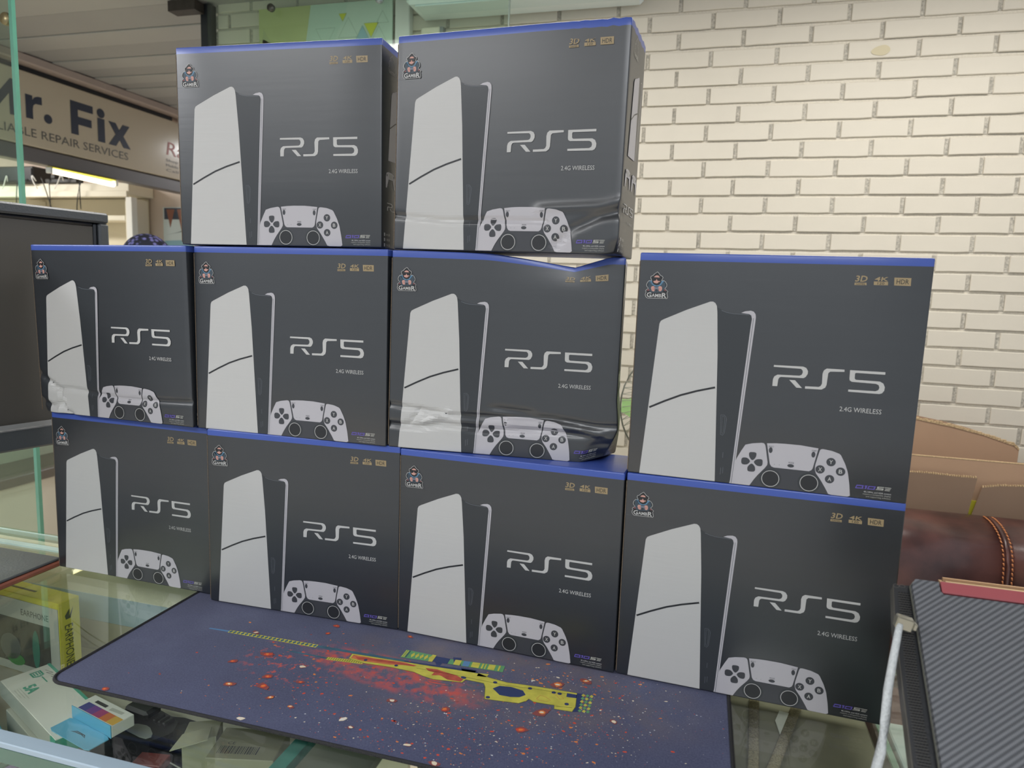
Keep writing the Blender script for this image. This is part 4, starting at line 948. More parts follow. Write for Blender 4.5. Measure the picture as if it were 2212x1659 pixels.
# items that the charger box rests on
cb = thing('cyan_box', (-1.245, .80, SH + .0005), 'flat cyan box under the white charger box, at the left edge of the photo', 'box', rz=math.radians(-28))
ob('card_body', one('box', (0, 0, 0), (.15, .085, .0485), mat('cyan card', '#5aa9c2', .35, coat=.2), None, .001), cb)
p_ = Print().poly([(.06, .03), (.11, .03), (.11, .045), (.06, .045)], mat('cyan light print', '#a5cfdc', .4))
for k in range(3): p_.poly([(.055, .02 - .005 * k), (.12, .02 - .005 * k), (.12, .0215 - .005 * k), (.055, .0215 - .005 * k)], M_w, 1)
ob('printed_panel', p_.mb(lambda u, v, l: (u, v, .0488)), cb)
lb = thing('support_carton', (-1.10, .905, SH + .0005), 'plain grey carton hidden below the white charger box', 'box', rz=an)
ob('card_body', one('box', (0, -.06, 0), (.16, .0, .049), M_gc, None, .001), lb)
ss = random.Random(2)
for k in range(6):
    m = mat('thin pack %d' % k, ('#9a6f7a', '#6f9bb0', '#7a4a44', '#b9b6ac', '#4c7f72', '#8b7aa8')[k], .4)
    o = thing('cable_pack', (-1.095 + .018 * k, .765 - .004 * k, SH + .0035), '%s thin accessory pack on edge beside the cyan box' % ('pinkish', 'light blue', 'brown', 'pale grey', 'green', 'violet')[k], 'pack', 'thin accessory packs on edge under the glass', rz=math.radians(-12))
    ob('pack_body', one('box', (0, -.05, 0), (.011, .045, .034 + .002 * (k % 3)), m, Matrix.Rotation(.18, 4, 'Y'), .001), o)
# blue hang-tab box on the charger box
hb = thing('hang_tab_box', (-.962, .803, .8005), 'blue hang-tab box with violet to orange front, on the charger box', 'box', rz=math.radians(-13))
M_bl = mat('sky blue card', '#6fbbdc', .35, coat=.2)
ob('box_body', one('box', (.0, .03, .0), (.105, .068, .020), M_w, None, .001), hb)
ob('blue_side', one('box', (.0, .0285, .0), (.105, .0297, .0215), M_bl), hb)
ob('hang_tab', one('prism', smoothpoly([(.0, -.008), (.105, -.008), (.105, .028), (.0, .028)], .08), .0, .0015, M_bl), hb)
p_ = Print().raw(ring([(.035, .006), (.045, .012), (.065, .012), (.072, .007), (.06, .009), (.045, .008)], .0015), M_pmid, 1)
ob('hang_hole', p_.mb(lambda u, v, l: (u, v, .0017)), hb)
p_ = Print()
for k, c in enumerate(('#4d4f9a', '#7a4a9c', '#b0487f', '#d97a45', '#e0b24d')): p_.poly([(.012 + .0185 * k, .032), (.0305 + .0185 * k, .032), (.0305 + .0185 * k, .050), (.012 + .0185 * k, .050)], mat('gradient print %d' % k, c, .4), 1)
p_.poly([(.02, .054), (.05, .054), (.05, .060), (.02, .060)], M_pmid, 1).poly([(.06, .053), (.09, .056), (.09, .062), (.06, .060)], M_gc, 1)
ob('printed_panel', p_.mb(lambda u, v, l: (u, v, .0203)), hb)
# black plastic moulds / adapters
def blister(x, y, z, s, rz, lab):
    o = thing('adapter', (x, y, z), lab, 'adapter', rz=rz)
    ob('housing', one('prism', smoothpoly([(0, .01), (.03, -.01), (.085, .0), (.10, .03), (.085, .055), (.03, .062), (-.005, .045)], .15), 0, .020, M_black, Matrix.Scale(s, 4)), o)
    ob('raised_block', one('box', (.005, .03, .0201), (.05, .058, .034), M_black, Matrix.Scale(s, 4), .004), o)
    ob('side_grip', one('prism', [(.07, .035), (.115, .02), (.125, .045), (.09, .062)], 0, .012, M_black, Matrix.Translation((0, 0, .001)) @ Matrix.Scale(s, 4)), o)
    ob('pale_plate', one('prism', smoothpoly([(.030, .008), (.078, .004), (.084, .014), (.062, .026), (.040, .022)], .2), .0201, .0222, mat('pale grey plastic', '#b0b4ad', .4), Matrix.Scale(s, 4)), o)
    for k in range(3): ob('rib', one('box', (.058 + .009 * k, .034, .0201), (.063 + .009 * k, .052, .026), M_black, Matrix.Scale(s, 4), .001), o)
blister(-.955, .885, SH + .0072, 1.25, math.radians(-8), 'black plastic adapter with pale oval plate, right of the hang-tab box')
po_ = thing('black_pouch', (-.99, .80, SH + .0004), 'flat black pouch under the adapter and the coiled cables', 'pouch', rz=math.radians(-8))
ob('pouch_body', one('prism', smoothpoly([(0.05, .03), (.12, .0), (.23, .01), (.26, .10), (.22, .19), (.08, .20), (.0, .12)], .2, 2), 0, .006, mat('black cloth', '#25272a', .7, var=.3, scale=40, bump=.6, bscale=60)), po_)
ob('zip_line', one('tube', [(.03, .12, .0065), (.14, .10, .0065), (.25, .09, .0065)], .0012, M_gc, 6), po_)
wr = random.Random(9)
for k in range(4):
    pth = []; x, y = -.83 + .024 * k, .90 + .006 * k
    for i in range(14):
        a_ = i * .75 + k; pth.append((x + .035 * math.cos(a_) * (1 - .03 * i) + .008 * i, y + .02 * math.sin(a_), SH + .012 + .0022 * i))
    tag(ob('cable', one('tube', pth, .0022, M_black, 6)), 'thin black coiled cable beside the black adapter under the glass', 'cable', 'coiled cables under the glass')
def smallbox(x, y, z, w_, d_, h_, rz, m, lab, code=False, flap=False, tilt=0.0):
    o = thing('small_carton', (x, y, z), lab, 'box', rz=rz)
    ob('card_body', one('box', (0, 0, 0), (w_, d_, h_), m, None, .001), o)
    if code:
        p_ = Print(); cr_ = random.Random(4); xx = .012
        while xx < w_ - .03:
            b_ = cr_.choice((.0008, .0014, .002)); p_.poly([(xx, .012), (xx + b_, .012), (xx + b_, .03), (xx, .03)], M_pmid, 1); xx += b_ + cr_.choice((.001, .0018))
        p_.text('CE', .02, .034, .012, .006, M_pmid, 1)
        ob('printed_barcode', p_.mb(lambda u, v, l: (u, v, h_ + .0002)), o)
    if flap:
        ob('flap', one('prism', [(0, 0), (.05, -.012), (.052, -.045), (-.01, -.035)], 0, .0012, m, Matrix.Translation((.0, d_ * .2, h_ + .001)) @ Matrix.Rotation(-.35, 4, 'Y')), o)
    return o
M_bg = mat('olive beige card', '#98977c', .5, var=.06, scale=9); M_bg2 = mat('light olive card', '#a8a88f', .5)
smallbox(-.685, .815, SH + .0005, .105, .075, .080, math.radians(14), M_bg, 'olive beige box with a barcode under the glass, in front of the mouse pad', True)
smallbox(-.745, .835, SH + .0005, .052, .045, .085, math.radians(25), M_bg2, 'small pale box with an open flap beside the barcode box', False, True)
smallbox(-.845, .835, SH + .0005, .05, .03, .02, math.radians(10), mat('dull red card', '#8a3f3c', .4), 'small dull red box at the front edge under the glass')
for k in range(3):
    o = thing('white_strip', (-.93 + .026 * k, .795 + .004 * k, SH + .0005), ('leftmost', 'middle', 'rightmost')[k] + ' of three pale strips lying at the front under the glass', 'strip', rz=math.radians(38))
    ob('strip', one('box', (0, 0, 0), (.12, .012, .004), mat('pale strip', '#b9b8ab', .4), None, .001), o)
# right compartment
o = thing('pale_strip', (-.44, .70, .8), 'pale metal strip under the glass in front of the mouse pad', 'strip', rz=math.radians(-14))
ob('strip', one('box', (0, 0, 0), (.36, .014, .006), mat('pale metal strip', '#b6b7a6', .35, metal=.2), None, .001), o)
ob('bracket', one('box', (.02, .002, -.187), (.03, .012, -.0005), M_fr), o); ob('bracket', one('box', (.33, .002, -.187), (.34, .012, -.0005), M_fr), o)
M_tan = mat('tan braid', '#a89d80', .7, var=.35, scale=400)
for k, (a_, b_) in enumerate((((1628, 1525), (1622, 1659)), ((1715, 1540), (1665, 1659)))):
    v0, v1 = at(*a_, z=.90), at(*b_, z=.90)
    d_ = (v1 - v0); v0 = v0 - d_ * .15; v1 = v1 + d_ * 1.0
    o = tag(ob('flat_cable', one('tube', [v0 + Vector((0, 0, 0)), (v0 + v1) / 2 + Vector((.003, 0, .002)), v1], .0075, M_tan, 10, flat=.4)), 'tan braided flat cable under the glass, %s of the two' % ('left', 'right')[k], 'cable')
bx = thing('cable_tray', (0, 0, 0), 'olive grey tray holding the two tan cables under the glass', 'tray')
ob('tray', one('box', (.06, .62, .613), (.280, 1.10, .895), mat('olive grey tray', '#86836f', .5, var=.3, scale=7), None, .003), bx)  # olive tone imitates the reflection on the dirty counter glass above
vs = [at(x, y, z=.905) for x, y in ((1684, 1531), (1706, 1537), (1686, 1584), (1675, 1552))]
o = MB(); o.prism([(v.x, v.y) for v in vs], .9005, .902, M_w); ob('tag_sheet', o); tag(bpy.data.objects['tag_sheet'], 'white folded paper tag under the glass beside the tan cables', 'paper')
lbx = thing('lit_interior_block', (.300, .66, .8125), 'pale blue block standing in for the lit case interior, right of the white cable', 'box')
ob('card_body', one('box', (0, 0, 0), (.2, .40, .10), mat('pale cyan lit interior', '#c0d6d6', .4, var=.08, scale=12), None, .002), lbx)  # pale colour stands in for the lit interior of the glass case

# ================================================================== laptop on its stand
LT = Vector((0.236, 0.80, 1.229)); A = math.radians(40.4)
ex = Vector((1, 0, 0)); es = Vector((0, math.cos(A), math.sin(A))); en = Vector((0, -math.sin(A), math.cos(A)))
ML = Matrix(((ex.x, es.x, en.x, LT.x), (ex.y, es.y, en.y, LT.y), (ex.z, es.z, en.z, LT.z), (0, 0, 0, 1)))
lap = thing('laptop', None, 'grey laptop with carbon patterned lid and red stripe, tilted on a stand', 'laptop', M=ML)
m = bpy.data.materials.new('carbon pattern film'); m.use_nodes = True; nt = m.node_tree; b = nt.nodes['Principled BSDF']; b.inputs['Roughness'].default_value = .38; b.inputs['Coat Weight'].default_value = .15; b.inputs['Coat Roughness'].default_value = .35
tc = nt.nodes.new('ShaderNodeTexCoord'); sx_ = nt.nodes.new('ShaderNodeSeparateXYZ'); nt.links.new(tc.outputs['Object'], sx_.inputs[0])
def M2(op, a_, b_=None):
    x = nt.nodes.new('ShaderNodeMath'); x.operation = op
    for i, s_ in enumerate((a_, b_)):
        if s_ is None: continue
        if isinstance(s_, (int, float)): x.inputs[i].default_value = s_
        else: nt.links.new(s_, x.inputs[i])
    return x.outputs[0]
u_ = M2('ADD', M2('MULTIPLY', sx_.outputs[0], -0.62), M2('MULTIPLY', sx_.outputs[1], 0.785)); v_ = M2('ADD', M2('MULTIPLY', sx_.outputs[0], 0.785), M2('MULTIPLY', sx_.outputs[1], 0.62))
zig = M2('MULTIPLY', M2('PINGPONG', v_, 0.0010), 1.1)
sg = M2('SINE', M2('MULTIPLY', M2('ADD', u_, zig), 2 * math.pi / 0.0046))
fac = M2('ADD', M2('MULTIPLY', sg, 0.5), 0.5)
rp = nt.nodes.new('ShaderNodeValToRGB'); rp.color_ramp.elements[0].position = .25; rp.color_ramp.elements[0].color = lin('#484b50'); rp.color_ramp.elements[1].position = .75; rp.color_ramp.elements[1].color = lin('#6c6f74')
nt.links.new(fac, rp.inputs[0]); nt.links.new(rp.outputs[0], b.inputs['Base Color'])
bp = nt.nodes.new('ShaderNodeBump'); bp.inputs['Strength'].default_value = .3; bp.inputs['Distance'].default_value = .0006; nt.links.new(fac, bp.inputs['Height']); nt.links.new(bp.outputs[0], b.inputs['Normal'])
M_carb = m
LW, LD = .40, .275
xs_ = at(2028, 1256, y=.8).x - LT.x
lid = [(0.004, -.0), (0, -.006), (0, -LD), (LW, -LD), (LW, -.014), (xs_ + .003, -.014), (xs_, -.011), (xs_, 0)]
lidp = ob('lid', one('prism', lid, -.006, 0, M_carb), lap)
ob('lid_rim', one('prism', [(x * 1.002 - .0006, y) for x, y in [(0.004, .0006), (-.0004, -.006), (-.0004, -LD - .001), (LW, -LD - .001), (LW, 0.0006)]], -.0085, -.0062, mat('grey lid rim', '#77786f', .3, metal=.4)), lidp)
ob('red_stripe', one('box', (xs_ + .0015, -.0125, -.006), (LW, 0.0008, .0012), mat('dull red stripe', '#9c4f55', .35, coat=.3), None, .001), lidp)
M_base = mat('dark laptop base', '#2b2d30', .4, bump=.2, bscale=250)
bsp = ob('base', one('prism', smoothpoly([(-.0145, -.002), (-.0185, -.05), (-.0215, -LD), (LW, -LD), (LW, -.002)], .04), -.030, -.0120, M_base), lap)
ob('hinge_block', one('box', (.0, -.03, -.0118), (LW, -.004, -.0087), M_black), lap)
ob('base_trim', one('prism', [(-.0152, -.004), (-.0195, -.05), (-.0228, -LD), (-.0213, -LD), (-.0178, -.05), (-.0142, -.004)], -.026, -.0125, mat('light base trim', '#5f5d57', .35, metal=.3)), bsp)
mv = MB(); m_v = mat('vent hole dark', '#0d0d0f', .6); m_vr = mat('vent metal', '#6b6a66', .35, metal=.5)
for i in range(95):
    for j in range(4):
        yy = -.012 - i * .0027; xx = -.0105 + j * .0027 + (.00135 if i % 2 else 0) - .005 * min(1, i / 40)
        mv.prism(circ(xx, yy, .00095, 6), -.0119, -.0113, m_v)
tag(ob('vent_holes', mv, bsp), kind='stuff')
mv = MB()
for i in range(94):
    yy = -.0133 - i * .0027; xx = -.0120 - .005 * min(1, i / 40)
    mv.box((xx, yy - .0002, -.0119), (xx + .0115, yy + .0002, -.0114), m_vr)
tag(ob('vent_bars', mv, bsp), kind='stuff')
p_ = Print().raw(ring(circ(-.0125, -.0045, .0032, 16, .0022), .0004), m_vr, 1).raw(ring(circ(-.0065, -.0040, .0030, 16, .0018), .0004), m_vr, 1)
ob('engraved_rings', p_.mb(lambda u, v, l: (u, v, -.0117)), bsp)
sd = thing('laptop_stand', (0, 0, ZT + .001), 'black slanted stand under the carbon patterned laptop', 'stand')
for x in (.33, .56):
    ob('side_plate', one('prism', [(.60, .0), (.80, .0), (.80, .155), (.615, .0)], 0, .006, M_black, Matrix.Translation((x, 0, .001)) @ Matrix(((0, 0, 1, 0), (1, 0, 0, 0), (0, 1, 0, 0), (0, 0, 0, 1)))), sd)
ob('cross_bar', one('box', (.3365, .785, .02), (.5595, .797, .10), M_black, None, .002), sd)

# metal plug and white cable
pc = Vector(at(1957, 1346, y=.745))
pg = thing('cable_plug', pc, 'silver metal plug at the left side of the laptop', 'plug')
Rm = Matrix.Rotation(math.radians(12), 4, 'Y')
ob('plug_shell', one('box', (-.010, -.005, -.007), (.006, .005, .006), mat('worn silver', '#a9a697', .25, metal=.7), Rm, .0012), pg)
ob('plug_tip', one('box', (.0062, -.004, -.004), (.010, .004, .003), mat('worn silver', '#a9a697', .25, metal=.7), Rm, .0008), pg)
tr = [at(1944, 1347, y=.742), at(1939, 1372, y=.738), at(1929, 1425, y=.730), at(1918, 1490, y=.720), at(1912, 1560, y=.710), at(1903, 1620, y=.702)]
end = at(1891, 1668, y=.697); tr += [end]
zt = [p.z for p in tr]
tr2 = list(tr); last = tr2[-1]; dr = (tr[-1] - tr[-2]).normalized(); k = 0
while last.z > ZT + .016 and k < 20: dr = (dr + Vector((.0, -.01, -.10))).normalized(); last = last + dr * .012; k += 1; tr2.append(last.copy())
for k in range(5): last = Vector((last.x - .005, last.y - .014, max(ZT + .006, last.z - .006))); tr2.append(last)
m_ = MB(); nR = len(tr2); m_.tube(tr2, [.0032 + .0016 * min(1, i / 5) for i in range(nR)], mat('white braided cable', '#c3c8c9', .45, bump=.8, bscale=500, var=.08, scale=300), 12)
tag(ob('white_cable', m_), 'white braided cable hanging from the silver plug in front of the rightmost bottom carton', 'cable')

# torn kraft carton behind the laptop
M_kr = mat('kraft cardboard', '#b4916e', .8, var=.05, scale=12, bump=.15, bscale=60, stretch=(1, 1, 8)); M_kr2 = mat('shaded side kraft', '#a08468', .8, var=.05, scale=9); M_ke = mat('torn kraft edge', '#cdb28a', .9, var=.25, scale=200, bump=1, bscale=300)
tkz = at(2100, 1249, y=1.01).z - .004
tk = thing('torn_carton', (.33, .89, ZT + .0005), 'torn tan cardboard carton behind the red stripe of the laptop', 'carton')
hK = tkz - ZT
rj = random.Random(6)
ob('front_panel', one('box', (0, 0, 0), (.42, .004, hK - .02), M_kr), tk); ob('side_panel', one('box', (0, .0045, 0), (.004, .12, hK - .004), M_kr), tk); ob('side_panel', one('box', (.416, .0045, 0), (.42, .12, hK - .004), M_kr), tk); ob('back_panel', one('box', (.0045, .116, 0), (.4155, .12, hK), M_kr), tk)
ob('top_flap', one('prism', [(0.006, 0.006), (.20, .006), (.24, .03), (.27, .06), (.30, .05), (.33, .09), (.41, .112), (.006, .112)], 0, .003, mat('light kraft top', '#cbb087', .8, var=.08, scale=20), Matrix.Translation((0, 0, hK - .005))), tk)
mm = MB()
for k in range(26):
    x = .17 + .009 * k; mm.box((x, .01 + .0035 * k + rj.uniform(-.003, .003), hK - .006), (x + .012, .02 + .0035 * k, hK + rj.uniform(.0, .006)), M_ke)
tag(ob('torn_edge', mm, tk), kind='stuff')

# ================================================================== sofa, cartons behind it, fan
sf = thing('sofa', (.25, 0, 0), 'maroon brown leather sofa with orange double stitching behind the counter', 'sofa')
m = bpy.data.materials.new('mottled maroon leather'); m.use_nodes = True; nt = m.node_tree; b = nt.nodes['Principled BSDF']; b.inputs['Roughness'].default_value = .32; b.inputs['Coat Weight'].default_value = .3; b.inputs['Coat Roughness'].default_value = .2
tc = nt.nodes.new('ShaderNodeTexCoord'); n1 = nt.nodes.new('ShaderNodeTexNoise'); n1.inputs['Scale'].default_value = 11; n1.inputs['Detail'].default_value = 6; nt.links.new(tc.outputs['Object'], n1.inputs['Vector'])
r1 = nt.nodes.new('ShaderNodeValToRGB'); e_ = r1.color_ramp.elements; e_[0].position = .38; e_[0].color = lin('#432b2a'); e_[1].position = .70; e_[1].color = lin('#64403b'); nt.links.new(n1.outputs['Fac'], r1.inputs[0]); nt.links.new(r1.outputs[0], b.inputs['Base Color'])
n2 = nt.nodes.new('ShaderNodeTexVoronoi'); n2.inputs['Scale'].default_value = 260; nt.links.new(tc.outputs['Object'], n2.inputs['Vector']); bp = nt.nodes.new('ShaderNodeBump'); bp.inputs['Strength'].default_value = .12; bp.inputs['Distance'].default_value = .001; nt.links.new(n2.outputs['Distance'], bp.inputs['Height']); nt.links.new(bp.outputs[0], b.inputs['Normal'])
M_lea = m
prof = smoothpoly([(2.215, .12), (2.215, .90), (2.19, .94), (2.12, .955), (2.04, .945), (1.985, .91), (1.965, .84), (1.965, .70), (1.97, .50), (1.985, .44), (2.0, .12)], .25, 2)
MX = Matrix(((0, 0, 1, 0), (1, 0, 0, 0), (0, 1, 0, 0), (0, 0, 0, 1)))
sm = .795 - .25
for a_, b_ in ((.0, sm - .0), (sm + .006, 1.55)):
    mm = MB(); mm.prism(prof, a_ + .0005, b_, M_lea, MX, True); ob('backrest', mm, sf)
seatp = smoothpoly([(1.97, .30), (1.97, .50), (1.90, .525), (1.55, .515), (1.43, .48), (1.40, .40), (1.42, .30)], .25, 2)
mm = MB(); mm.prism(seatp, .001, 1.55, M_lea, MX, True); ob('seat', mm, sf)
mm = MB(); mm.box((0, 1.44, .06), (1.55, 1.99, .298), M_lea, None, .01); ob('sofa_base', mm, sf)
for x in (.03, 1.46):
    for y in (1.48, 1.92): ob('leg', one('box', (x, y, 0), (x + .06, y + .06, .059), M_black, None, .004), sf)
for a_ in (-.16, 1.552): mm = MB(); mm.prism(smoothpoly([(1.42, .08), (2.19, .08), (2.19, .66), (2.1, .70), (1.5, .70), (1.42, .64)], .12, 2), a_, a_ + .158, M_lea, MX, True); ob('armrest', mm, sf)
# stitching follows the profile of the backrest front
front_p = [p for p in prof if p[0] < 2.13 and p[1] > .45]
def poly_pts(pts, step):
    out = []; acc = 0
    for a_, b_ in zip(pts, pts[1:]):
        L = math.hypot(b_[0] - a_[0], b_[1] - a_[1]); t = acc
        while t < L: out.append(((a_[0] + (b_[0] - a_[0]) * t / L, a_[1] + (b_[1] - a_[1]) * t / L), ((b_[0] - a_[0]) / L, (b_[1] - a_[1]) / L))); t += step
        acc = t - L
    return out
M_st = mat('orange thread', '#c07a4c', .6)
mm = MB()
for x in (sm - .007, sm + .013):
    for (p0, d0) in poly_pts(front_p, .0115):
        nn = (-d0[1], d0[0]); 
        if nn[0] > 0 or (abs(nn[0]) < .3 and nn[1] < 0): nn = (-nn[0], -nn[1])
        p_a = (p0[0] + nn[0] * .0016, p0[1] + nn[1] * .0016); p_b = (p_a[0] + d0[0] * .008, p_a[1] + d0[1] * .008)
        mm.tube([(x - .0008, *p_a), (x + .0008, *p_b)], .0019, M_st, 6)
tag(ob('stitching', mm, sf), kind='stuff')
mm = MB(); mm.tube([(sm + .003, p[0] - .0005, p[1]) for p in front_p], .0042, M_lea, 8); ob('seam_piping', mm, sf)

M_kb = mat('brown cardboard', '#b5957a', .75, var=.04, scale=6, bump=.1, bscale=40)
M_kd = mat('brown cardboard painted shade', '#8f7763', .75, var=.04, scale=6)  # darker copy of the cardboard, shading of the flap faces put into its colour
k2z = at(2100, 994, y=2.26).z
k2 = thing('open_carton', (.40, 2.235, 0), 'open brown cardboard carton behind the sofa, front flaps standing up', 'carton')
ob('panel', one('box', (0, .02, 0), (.85, .025, k2z), M_kb), k2); ob('panel', one('box', (0, .145, 0), (.85, .15, k2z - .02), M_kb), k2)
for x in (0, .845): ob('panel', one('box', (x, .0255, 0), (x + .005, .1445, k2z - .01), M_kb), k2)
ob('bottom', one('box', (.006, .026, .001), (.844, .144, .01), M_kb), k2)
ob('cut_edge', one('box', (0, .0195, k2z + .0005), (.85, .0255, k2z + .003), M_ke), k2)
def flap(pl, lean):
    vs = [at(x, y, y=2.232) for x, y in pl]; pts = [(v.x - .40, v.z) for v in vs]
    mm = MB(); mm.prism(pts, -.004, 0, M_kd, Matrix.Translation((0, -.004, 0)) @ Matrix(((1, 0, 0, 0), (0, 0, -1, 0), (0, 1, 0, 0), (0, 0, 0, 1)))); ob('flap', mm, k2)
    ed = MB(); top = [p for p in pts[:-2]]; 
    for a_, b_ in zip(top, top[1:]):
        n = max(1, int(abs(b_[0] - a_[0]) / .006))
        for i in range(n):
            x = a_[0] + (b_[0] - a_[0]) * i / n; z = a_[1] + (b_[1] - a_[1]) * i / n; ed.box((x, -.0045, z), (x + .0035, .0008, z + .0045 + rj.uniform(-.001, .001)), M_ke)
    tag(ob('corrugated_edge', ed, k2), kind='stuff')
flap([(1950, 1019), (2000, 1022), (2070, 1030), (2111, 1033), (2088, 1120), (1940, 1110)], .1)
flap([(2122, 1053), (2160, 1050), (2230, 1052), (2290, 1058), (2300, 1160), (2094, 1125)], .1)
q0 = at(2100, 1090, y=2.25); ob('yellow_tape', one('box', (q0.x - .408, .012, q0.z - .03), (q0.x - .390, .0195, q0.z + .012), mat('yellow tape', '#cfc93f', .4)), k2)
k1 = thing('tall_carton', (.33, 2.40, 0), 'tall brown cardboard carton against the brick wall with a torn slanting top', 'carton')
tp = [at(x, y, y=2.43) for x, y in ((1900, 885), (1985, 906), (2060, 922), (2120, 938), (2190, 962), (2201, 972))]
tp = [(v.x - .33, v.z) for v in tp]; xr = tp[-1][0]
pts = [(0, 0), (xr, 0)] + tp[::-1] + [(0, tp[0][1])]
MZ = Matrix(((1, 0, 0, 0), (0, 0, 1, 0), (0, 1, 0, 0), (0, 0, 0, 1)))
ob('front_panel', one('prism', pts, .03, .036, M_kb, MZ), k1); ob('back_panel', one('prism', [(x, z if z < .1 else z - .0) for x, z in pts], .14, .146, M_kb, MZ), k1)
ob('side_panel', one('box', (xr - .006, .0365, 0), (xr, .1395, tp[-1][1] - .003), M_kd), k1); ob('side_panel', one('box', (0, .0365, 0), (.006, .1395, tp[0][1] - .003), M_kd), k1)
ed = MB()
for a_, b_ in zip(tp, tp[1:]):
    for i in range(12):
        x = a_[0] + (b_[0] - a_[0]) * i / 12; z = a_[1] + (b_[1] - a_[1]) * i / 12
        ed.box((x, .028, z - .002), (x + (b_[0] - a_[0]) / 11, .038, z + .003 + rj.uniform(0, .004)), M_ke)
tag(ob('torn_edge', ed, k1), kind='stuff')

fn = thing('pedestal_fan', (-.03, 2.12, 0), 'pedestal fan with pale green blades, seen between the cartons', 'fan')
FC = Vector((0, 0, 1.19)); M_wire = mat('grey wire', '#a9ada2', .35, metal=.5); M_fg = mat('pale green blade', '#a5cf86', .35)
m_ = MB()
for s_ in (0, 1):
    yy = -.06 if s_ else .03
    for r_ in (.195, .14, .09): m_.tube([(r_ * math.cos(2 * math.pi * k / 40), (.0 if r_ > .19 else yy), FC.z + r_ * math.sin(2 * math.pi * k / 40)) for k in range(41)], .0026 if r_ > .19 else .0011, M_wire, 6, caps=False)
    for k in range(60):
        a_ = 2 * math.pi * k / 60; pth = []
        for i in range(7):
            t_ = i / 6; r_ = .03 + .165 * t_; pth.append((r_ * math.cos(a_ + .35 * t_), yy * math.sqrt(max(0, 1 - t_ ** 4)), FC.z + r_ * math.sin(a_ + .35 * t_)))
        m_.tube(pth, .0010, M_wire, 4, caps=False)
tag(ob('wire_guard', m_, fn), kind='stuff')
for k in range(5):
    a0 = 2 * math.pi * k / 5 + math.pi / 5; P = []
    for i in range(9):
        t_ = i / 8; P.append((.025 + .165 * t_, -.02 - .055 * math.sin(math.pi * min(1, t_ * 1.1 + .1))))
    for i in range(9):
        t_ = 1 - i / 8; P.append((.025 + .165 * t_, .02 + .05 * math.sin(math.pi * min(1, t_ * .9 + .15))))
    ob('blade', one('prism', P, 0, .002, M_fg, Matrix.Translation((0, -.01, FC.z)) @ Matrix.Rotation(math.pi / 2, 4, 'X') @ Matrix.Rotation(a0, 4, 'Z') @ Matrix.Rotation(.3, 4, 'X')), fn)
ob('hub', one('lathe', [(0, -.03), (.022, -.028), (.026, .0), (.026, .03), (0, .03)], M_fg, Matrix.Translation((0, -.01, FC.z)) @ Matrix.Rotation(math.pi / 2, 4, 'X') @ Matrix.Scale(1, 4), 24), fn)
ob('motor', one('lathe', [(0, -.12), (.04, -.11), (.055, -.06), (.055, -.032), (0, -.032)], M_white, Matrix.Translation((0, 0, FC.z)) @ Matrix.Rotation(math.pi / 2, 4, 'X'), 24), fn)
m_ = MB(); m_.tube([(0, .075, .03), (0, .075, FC.z - .045)], .014, M_white, 14); ob('pole', m_, fn)
ob('base', one('lathe', [(0, 0), (.19, 0), (.19, .012), (.16, .024), (.03, .034), (0, .034)], M_white, Matrix.Translation((0, .075, 0)), 36), fn)

# ================================================================== person in the aisle (only the crown shows in the photo)
pe = bpy.data.objects.new('person', None); COL.objects.link(pe); hp = at(322, 505, y=2.35); pe.location = (hp.x, 2.35, 0); pe.rotation_euler = (0, 0, math.radians(150))
tag(pe, 'person in the aisle wearing a dark patterned head covering, crown showing', 'person')
HT = hp.z; s = HT / 1.72
J = {'pel': (0, 0, .93), 'sp1': (0, .005, 1.08), 'sp2': (0, -.005, 1.26), 'nk': (0, .0, 1.42), 'nk2': (0, .01, 1.50), 'hd': (0, .025, 1.58), 'cr': (0, .015, 1.655)}
R_ = {'pel': .135, 'sp1': .115, 'sp2': .14, 'nk': .075, 'nk2': .052, 'hd': .078, 'cr': .075}
E_ = [('pel', 'sp1'), ('sp1', 'sp2'), ('sp2', 'nk'), ('nk', 'nk2'), ('nk2', 'hd'), ('hd', 'cr')]
for sd_, n in ((-1, 'l'), (1, 'r')):
    J.update({n + 'hp': (.09 * sd_, 0, .88), n + 'kn': (.10 * sd_, .02, .48), n + 'an': (.105 * sd_, -.01, .09), n + 'to': (.115 * sd_, .13, .03), n + 'sh': (.17 * sd_, -.005, 1.38), n + 'el': (.225 * sd_, -.02, 1.10), n + 'wr': (.235 * sd_, .06, .87), n + 'pa': (.235 * sd_, .085, .81)})
    R_.update({n + 'hp': .085, n + 'kn': .055, n + 'an': .042, n + 'to': .03, n + 'sh': .055, n + 'el': .040, n + 'wr': .026, n + 'pa': .03})
    E_ += [('pel', n + 'hp'), (n + 'hp', n + 'kn'), (n + 'kn', n + 'an'), (n + 'an', n + 'to'), ('sp2', n + 'sh'), (n + 'sh', n + 'el'), (n + 'el', n + 'wr'), (n + 'wr', n + 'pa')]
    for k, (dx, ln) in enumerate(((-.018, .05), (-.006, .065), (.006, .07), (.018, .06))):
        J[n + 'f%d' % k] = (.235 * sd_ + dx * .3, .10 + dx, .78); J[n + 'g%d' % k] = (.235 * sd_ - .01 * sd_, .105 + dx * 1.1, .78 - ln)
        R_[n + 'f%d' % k] = .010; R_[n + 'g%d' % k] = .008; E_ += [(n + 'pa', n + 'f%d' % k), (n + 'f%d' % k, n + 'g%d' % k)]
    J[n + 't'] = (.215 * sd_, .125, .79); R_[n + 't'] = .010; E_.append((n + 'pa', n + 't'))
keys = list(J); me = bpy.data.meshes.new('body'); me.from_pydata([tuple(c * s for c in J[k]) for k in keys], [(keys.index(a_), keys.index(b_)) for a_, b_ in E_], [])
bo = link('body', me, pe); sk = bo.modifiers.new('skin', 'SKIN'); sk.use_smooth_shade = True
